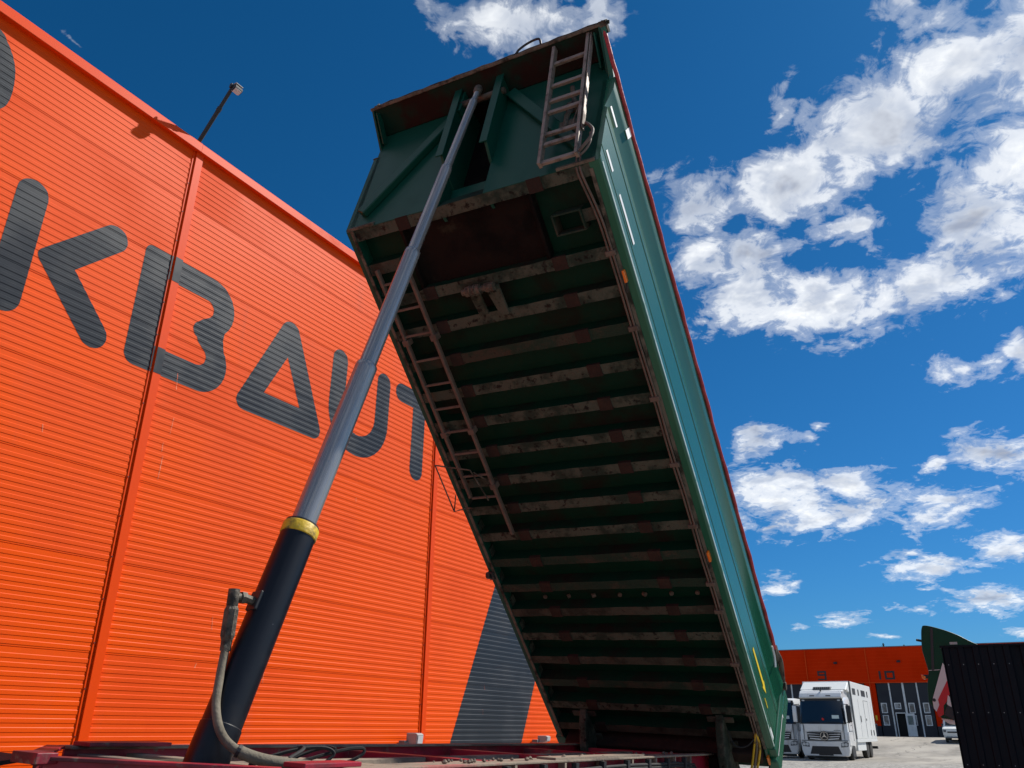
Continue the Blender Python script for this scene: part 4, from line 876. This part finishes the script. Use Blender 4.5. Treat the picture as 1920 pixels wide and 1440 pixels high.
    if box:
        bx0, bx1, y0_, y1_, z0_, z1_ = -1.27, 1.27, 2.22, 9.4, 1.02, 4.0
        q = MB(); q.prism([(1.15, 3.52), (2.22, 3.98), (2.22, 3.40), (1.9, 3.40)], 0, -1.22, 1.22); q.build('box_nose', 'boxwhite', T, bevel=.05)
        q = MB(); q.box((bx0, y0_, z0_), (bx1, y1_, z1_)); bo_ = q.build('box_body', 'boxwhite', T, bevel=.03)
        q = MB(); q.box((bx1-.05, y0_-.02, z0_), (bx1+.012, y0_+.16, z1_)); q.build('box_corner_post', 'greypl', bo_, bevel=.01)
        for (a, c) in ((2.75, 3.75), (4.55, 4.95), (5.7, 7.1), (7.7, 8.1)):
            nb = max(2, int((c-a)/.17)); q = MB(); q.box((bx1+.0, a, 3.32), (bx1+.008, c, 3.66)); vo_ = q.build('ventilation_window', 'greypl', bo_)
            q = MB()
            for k in range(nb): q.box((bx1+.009, a+(c-a)*(k+.3)/nb, 3.34), (bx1+.016, a+(c-a)*(k+.75)/nb, 3.64))
            q.build('window_bars', 'blackmetal', vo_)
        q = MB()
        for y in (4.2, 6.0, 6.06, 7.6, 8.7): q.box((bx1+.0, y, z0_+.08), (bx1+.006, y+.02, 3.1))
        q.box((bx1, 6.0, 3.08), (bx1+.006, 7.6, 3.10)); q.build('door_seam', 'greypl', bo_)
        for (y, z, h_) in ((4.4, 1.9, .34), (6.3, 2.0, .12), (7.4, 1.2, .3), (8.4, 1.2, .3)):
            q = MB(); q.box((bx1+.006, y, z), (bx1+.03, y+.09, z+h_)); q.build('door_latch', 'blackmetal', bo_, bevel=.008)
        q = MB(); q.box((bx0-.01, y0_, z0_-.16), (bx1+.01, y1_+.02, z0_)); q.build('box_skirt', 'boxwhite', T, bevel=.01)
        q = MB(); q.box((.80, 2.6, .42), (1.20, 5.4, .86)); q.build('side_locker', 'boxwhite', T, bevel=.03)
        q = MB(); q.box((-1.2, 2.6, .42), (-.80, 5.4, .86)); q.build('side_locker', 'boxwhite', T, bevel=.03)
        q = MB(); q.box((-.45, .8, .55), (-.35, 9.2, .85)); q.box((.35, .8, .55), (.45, 9.2, .85)); q.build('chassis_frame', 'blackmetal', T)
        q = MB(); q.box((-1.2, 9.2, .45), (1.25, 9.5, .60)); q.build('rear_bumper', 'blackmetal', T, bevel=.01)
        for y in (6.0, 7.35):
            for x in (-1.03, 1.03): wheel_part(T, M @ Matrix.Translation((x, y, .52)))
    else:
        q = MB(); q.box((-.45, .8, .55), (-.35, 6.0, .85)); q.box((.35, .8, .55), (.45, 6.0, .85)); q.build('chassis_frame', 'blackmetal', T)
        for x in (-1.0, 1.0): wheel_part(T, M @ Matrix.Translation((x, 5.0, .52)))
    return T
make_truck('box_truck', yard(-9.46, 48.55, 0), 'white box truck with barred vents along its body and a star emblem on the grille')
make_truck('cab_truck', yard(-12.55, 50.8, 0), 'second white truck, half hidden between the trailer and the box truck', high=False, box=False, star=False)

# ------------------------------------------------------------------ green striped truck cab tilted up behind the shed
GA = 28.0
gt = thing('tilted_truck', yard(-.2, GA+1.2, 0), 'dark green truck with white and red stripes, cab tilted up behind the black shed', 'truck')
GM_ = yard(0, GA, EYE)
out_ = crv([(-2.31, 2.49, 0), (-2.24, 2.86, 0), (-2.12, 2.945, 0), (-1.70, 2.82, 0), (-1.31, 2.64, 0), (-.87, 2.37, 0), (.2, 1.85, 0)], 6)
poly = [(p.x, p.y) for p in out_]+[(.25, 1.2), (-.9, .55), (-1.90, .33), (-2.14, .36), (-2.24, .53), (-2.40, .81), (-2.37, 1.2), (-2.26, 1.64), (-2.33, 2.23)]
q = MB(); q.prism(poly, 1, 0, 2.3); q.build('cab', 'cabgreen', gt, GM_, bevel=.03)
q = MB(); q.prism([(-1.84, 1.87), (-1.68, 1.5), (-2.02, .95), (-2.22, .52), (-2.29, .62), (-2.29, .85)], 1, -.010, -.004); q.build('white_stripe', 'stripewhite', gt, GM_)
q = MB(); q.prism([(-1.70, 1.55), (-1.50, 1.55), (-1.93, .80), (-2.02, .70), (-2.06, .46), (-2.20, .38), (-2.235, .53), (-2.13, .72), (-2.14, .86)], 1, -.016, -.011); q.build('red_stripe', 'stripered', gt, GM_)
q = MB(); q.prism([(-1.93, .74), (-1.82, .62), (-1.82, .93), (-1.86, .98)], 1, -.02, -.011); q.build('white_panel', 'stripewhite', gt, GM_)
q = MB(); q.prism([(-2.06, .45), (-1.84, .30), (-1.75, .42), (-1.75, .62), (-1.92, .72)], 1, -.03, .4); q.build('bumper_underside', 'blackmetal', gt, GM_, bevel=.02)
q = MB(); q.prism([(-2.16, .345), (-1.95, .20), (-1.78, .22), (-1.80, .30), (-2.0, .36)], 1, .05, 2.2); q.build('bumper', 'stripewhite', gt, GM_, bevel=.02)
q = MB(); q.prism([(-2.0, 2.88), (-1.93, 2.86), (-2.10, 1.65), (-2.17, 1.65)], 1, -.012, -.003); q.build('door_gap', 'blackmetal', gt, GM_)
q = MB(); q.prism([(-2.25, 1.655), (-1.95, 1.67), (-1.95, 1.685), (-2.25, 1.67)], 1, -.012, -.003); q.build('panel_gap', 'stripewhite', gt, GM_)
q = MB(); q.prism([(-1.56, 2.37), (-1.36, 2.37), (-1.36, 2.44), (-1.56, 2.44)], 1, -.012, -.003); q.build('name_plate', 'lampgrey', gt, GM_)
q = MB(); q.tube([(-2.26, 2.52, 0) if False else (-2.30, .25, 2.52), (-2.46, .25, 2.56)], .035, 8); q.build('roof_horn', 'blackmetal', gt, GM_)
q = MB(); q.tube([(-2.28, .1, 1.50), (-2.42, .1, 1.50)], .055, 10); q.build('mirror_arm', 'blackmetal', gt, GM_)
q = MB(); q.prism([(-2.46, 1.46), (-2.42, 1.41), (-2.36, 1.44), (-2.36, 1.50), (-2.42, 1.54), (-2.48, 1.56)], 1, .02, .16); q.build('beacon', 'amber', gt, GM_, bevel=.02)
q = MB(); q.lathe([(.04, -.02), (.05, 0), (.04, .02)], 10, Matrix.Translation((-2.245, -.006, .85)) @ Matrix.Rotation(R(90), 4, 'Z')); q.build('step_lamp', 'blackmetal', gt, GM_)
q = MB(); q.box((-1.6, .7, -.75), (4.5, .82, -.45)); q.box((-1.6, 1.5, -.75), (4.5, 1.62, -.45)); q.build('chassis_frame', 'blackmetal', gt, GM_)
q = MB(); q.prism([(-1.5, -.45), (-1.1, -.45), (-.9, .60), (-1.5, .42)], 1, .7, 1.62); q.build('cab_hinge', 'blackmetal', gt, GM_)
for x in (-.6, 3.4):
    for y in (.15, 2.15): wheel_part(gt, GM_ @ Matrix.Translation((x, y, -EYE+.52)) @ Matrix.Rotation(R(90), 4, 'Z'))

# ------------------------------------------------------------------ white van by the hall
vm = yard(-4.70, 72.5, gz(73.5))
vt = thing('parked_van', vm, 'small white van parked before the far hall, left of the black shed', 'van')
q = MB()
sec = [(.12, .30, .86), (.0, .55, .93), (.02, .95, .93), (.75, 1.12, .92), (1.25, 1.90, .80), (1.6, 1.98, .80)]
for (y, z, hw) in sec: q.v += [(-hw+.12, y, z), (hw-.12, y, z), (hw, y+.18, z), (hw, 4.8, z), (-hw, 4.8, z), (-hw, y+.18, z)]
for k in range(len(sec)-1):
    for i in range(6): q.f.append((k*6+i, k*6+(i+1) % 6, (k+1)*6+(i+1) % 6, (k+1)*6+i)); q.m.append(0)
q.f += [tuple(range(6))[::-1], tuple(range(30, 36))]; q.m += [0, 0]
q.build('body', 'boxwhite', vt, smooth=30)
q = MB(); q.add([(-.74, .78, 1.14), (.74, .78, 1.14), (.66, 1.24, 1.86), (-.66, 1.24, 1.86)], [(0, 1, 2, 3)]); q.v = [(x, y-.02, z+.02) for x, y, z in q.v]; q.build('windscreen', 'glass', vt)
q = MB(); q.box((-.62, -.02, .66), (.62, .02, .76)); q.build('grille', 'blackmetal', vt, bevel=.01)
q = MB(); q.box((-.8, -.03, .30), (.8, .1, .40)); q.build('bumper', 'greypl', vt, bevel=.02)
for x in (-.78, .78):
    q = MB(); q.box((x-.1, -.0, .70), (x+.1, .12, .88)); q.build('headlight', 'greypl', vt, bevel=.02)
    q = MB(); q.box((x*1.2-.08, .95, 1.1), (x*1.2+.08, 1.1, 1.3)); q.build('mirror', 'blackmetal', vt, bevel=.02)
    for y in (.9, 3.9): 
        o = wheel_part(vt, vm @ Matrix.Translation((x, y, .34)) @ Matrix.Scale(.65, 4))

# ------------------------------------------------------------------ far hall with numbered gates
fh = thing('industrial_hall', yard(-10, 96, gz(90)), 'dark orange industrial hall with dark gates numbered 9 and 10, far behind the trucks', 'building')
FHM = yard(0, 88.0, EYE)          # x = l, y = depth, z rel. eye
FB, FT = -.46, 7.42
GATES = [(-23.25, -18.5), (-17.55, -12.85), (-11.9, -7.15), (-5.9, -1.15)]
ZG = 4.22
xs = [-32.0]
for gq in GATES: xs += list(gq)
xs.append(6.0)
q = MB(); q.box((-32, .0, ZG), (6, .3, FT)); q.build('wall', 'orange_dull', fh, FHM)
for i in range(0, len(xs), 2):
    q = MB(); q.box((xs[i], .0, .44), (xs[i+1], .3, ZG-.001)); q.build('wall_pier', 'orange_dull', fh, FHM)
    q = MB(); q.box((xs[i], -.02, FB-.2), (xs[i+1], .3, .439)); q.build('plinth', 'darkpanel', fh, FHM)
q = MB(); q.box((-32, .31, FB-.2), (6, 22, FT-.1)); q.build('hall_body', 'void', fh, FHM)
q = MB(); q.box((-32.1, -.06, FT), (6.1, 22, FT+.07)); q.build('roof_edge', 'roofing', fh, FHM)
q = MB(); z = ZG+.3
while z < FT-.1: q.box((-32, -.006, z), (6, -.001, z+.012)); z += .33
q.build('cladding_joint', 'orange_trim', fh, FHM)['kind'] = 'stuff'
def gwindow(g_, x0, x1, z0, z1, y=.06):
    q = MB()
    fw = .07
    q.box((x0, y-.03, z0), (x0+fw, y+.02, z1)); q.box((x1-fw, y-.03, z0), (x1, y+.02, z1)); q.box((x0+fw, y-.03, z0), (x1-fw, y+.02, z0+fw)); q.box((x0+fw, y-.03, z1-fw), (x1-fw, y+.02, z1))
    o = q.build('window', 'white_trim', g_, FHM); p = MB(); p.box((x0+fw, y-.01, z0+fw), (x1-fw, y+.0, z1-fw)); p.build('pane', 'winglass', o, FHM)
for gi_, (g0, g1) in enumerate(GATES):
    go2 = bpy.data.objects.new('gate', None); C.objects.link(go2); go2.parent = fh; T_ = FHM @ Matrix.Translation(((g0+g1)/2, .1, FB)); go2.matrix_basis = WMX[fh].inverted() @ T_; WMX[go2] = T_
    lw = (g1-g0)/4
    for k in range(4):
        x0, x1 = g0+k*lw, g0+(k+1)*lw
        has_door = (gi_ == 2 and k == 1)
        if has_door:
            q = MB(); q.box((x0+.08, .07, 1.60), (x1-.08, .12, ZG-.02)); q.box((x0+.06, .07, FB), (x0+.20, .12, 1.60)); q.box((x1-.14, .07, FB), (x1-.08, .12, 1.60)); q.build('leaf', 'darkpanel', go2, FHM)
            gwindow(go2, x0+.22, x1-.40, 1.90, 2.44)
            q = MB(); q.box((x0+.20, .05, FB), (x0+.27, .13, 1.58)); q.box((x0+.20, .05, 1.52), (x1-.14, .13, 1.60)); q.build('door_frame', 'white_trim', go2, FHM)
            DM = FHM @ Matrix.Translation((x1-.14, .04, FB)) @ Matrix.Rotation(R(-28), 4, 'Z')
            q = MB(); q.box((.0, -.05, .03), (.92, .0, 1.98)); q.build('door', 'white_trim', go2, DM, bevel=.01)
            q = MB(); q.box((.18, -.062, 1.02), (.74, -.052, 1.78)); q.build('door_pane', 'winglass', go2, DM)
            q = MB(); q.box((x0+.4, .5, FB), (x0+.75, .6, .5)); q.build('stored_box', 'lampgrey', go2, FHM)
        else:
            q = MB(); q.box((x0+.08, .07, FB), (x1-.08, .12, ZG-.02)); q.build('leaf', 'darkpanel', go2, FHM)
            c_ = (x0+x1)/2+(-.09 if k != 3 else -.05)
            gwindow(go2, c_-.26, c_+.26, 1.55, 2.44); gwindow(go2, c_-.25, c_+.27, .48, 1.38)
    for k in range(1, 4):
        x = g0+k*lw; w_ = .06 if k != 2 else .09
        q = MB(); q.box((x-w_, .03, FB), (x+w_, .10, ZG-.02)); q.build('leaf_strip', 'white_trim', go2, FHM)
for x in (-18.0, -12.35, -6.5):
    q = MB(); q.tube([(x, -.07, FB+.2), (x, -.07, FT-.05)], .05, 8); q.build('downpipe', 'orange_trim', fh, FHM)
for x in (-15.2, -9.5):
    q = MB(); q.prism([(-.28, 6.0), (-.02, 6.0), (-.02, 6.2), (-.2, 6.16)], 0, x-.15, x+.15); q.build('gate_lamp', 'blackmetal', fh, FHM)
q = MB(); q.box((-32, -.09, ZG-.03), (6, -.008, ZG+.05)); q.build('gate_lintel', 'orange_trim', fh, FHM)
# door numbers as raised plates
def seg_num(shapes, name):
    q = MB()
    for s_ in shapes: q.box(*s_)
    return q.build(name, 'blackmetal', fh, FHM)
X9 = -17.03; Z9 = 4.66
seg_num([((X9, -.03, Z9+.56), (X9+.82, -.008, Z9+.72)), ((X9, -.03, Z9+.28), (X9+.16, -.008, Z9+.56)), ((X9+.66, -.03, Z9+.0), (X9+.82, -.008, Z9+.56)), ((X9+.16, -.03, Z9+.28), (X9+.66, -.008, Z9+.42)), ((X9, -.03, Z9-.12), (X9+.82, -.008, Z9+.0))], 'gate_number')['label'] = 'number 9'
X1 = -11.42
seg_num([((X1, -.03, Z9-.16), (X1+.17, -.008, Z9+.60))], 'gate_number')['label'] = 'digit 1 of the number 10'
X0 = X1+.52
seg_num([((X0, -.03, Z9+.44), (X0+.86, -.008, Z9+.60)), ((X0, -.03, Z9-.16), (X0+.86, -.008, Z9+.0)), ((X0, -.03, Z9+.0), (X0+.17, -.008, Z9+.44)), ((X0+.69, -.03, Z9+.0), (X0+.86, -.008, Z9+.44))], 'gate_number')['label'] = 'digit 0 of the number 10'
q = MB(); q.box((-12.28, -.04, .92), (-12.12, -.002, 1.35)); q.build('notice_plate', 'sticker', fh, FHM)
# pavement in front of the hall
q = MB(); q.box((-32, -2.2, FB-.25), (6, -.03, FB+.0)); pv = q.build('pavement', 'plinth', None, FHM); struct(pv)
# bin beside the gate
bt = thing('waste_bin', yard(-12.25, 85.2, gz(85)), 'grey bin at the left foot of the far gate, behind the box truck', 'bin')
q = MB(); q.prism([(-.30, 0), (.30, 0), (.36, .95), (-.36, .95)], 1, -.35, .35); q.build('body', 'greypl', bt, bevel=.03)
q = MB(); q.prism([(-.38, .95), (.38, .95), (.34, 1.05), (-.34, 1.05)], 1, -.38, .38); q.build('lid', 'lampgrey', bt, bevel=.02)
# spruce tips over the hall roof
for (px, h_, lab) in ((-10.6, 19.6, 'spruce tip over the far hall roof, the left one'), (-8.8, 19.3, 'spruce tip over the far hall roof, the right one')):
    a = 138.0; l = px*a/88*1.0; tt = thing('spruce_tree', yard(l, a, gz(a)), lab, 'tree', 'spruces behind the far hall')
    H_ = 12.35+(h_-19.3)*1.0
    q = MB(); q.tube([(0, 0, 0), (0, 0, H_*.5), (0, 0, H_)], .2, 8, rs=[.22, .12, .02]); q.build('trunk', 'bark', tt)
    q = MB(); r2 = random.Random(int(h_*10))
    for k in range(900):
        z = H_*(.12+.88*r2.random()**.8); rad = (H_-z)*.22+.08; a_ = r2.uniform(0, 6.28); d_ = rad*r2.uniform(.35, 1.05)
        p = Vector((math.cos(a_)*d_, math.sin(a_)*d_, z-.35*d_)); w_ = r2.uniform(.12, .3)
        e1 = Vector((math.cos(a_), math.sin(a_), -.4))*w_*1.6; e2 = Vector((-math.sin(a_), math.cos(a_), r2.uniform(-.3, .3)))*w_*.6
        q.add([p-e1*.5, p+e2*.5, p+e1*.5, p-e2*.5], [(0, 1, 2, 3)])
    q.build('crown', 'needle', tt)

# ------------------------------------------------------------------ tractor coupled ahead of the trailer (only a mudguard reaches into view)
tu = thing('tractor_unit', CM @ Matrix.Translation((0, 2.2, -1.33)), 'black rear mudguard of the tractor at the lower left corner', 'truck')
q = MB(); pts = [(.72*math.cos(R(a)), .72*math.sin(R(a))) for a in range(15, 166, 15)]
q.prism([(y+2.85, z-.765) for y, z in pts]+[(y*.97+2.85, z*.97-.765) for y, z in pts[::-1]], 0, -1.32, -.95); q.build('mudguard', 'rubber', tu, CM)
q = MB(); q.tube([(-1.2, 2.62, -.06), (-1.2, 2.62, -.02)], .03, 10); q.build('mudguard_tube', 'chrome', tu, CM, smooth=40)
q = MB(); q.box((-.75, -2.5, -.62), (-.65, 2.6, -.36)); q.box((.25, -2.5, -.62), (.35, 2.6, -.36)); q.build('chassis_frame', 'blackmetal', tu, CM)
for x in (-1.13, .82): wheel_part(tu, CM @ Matrix.Translation((x, 2.85, -.81)))

sc.render.engine = 'CYCLES'
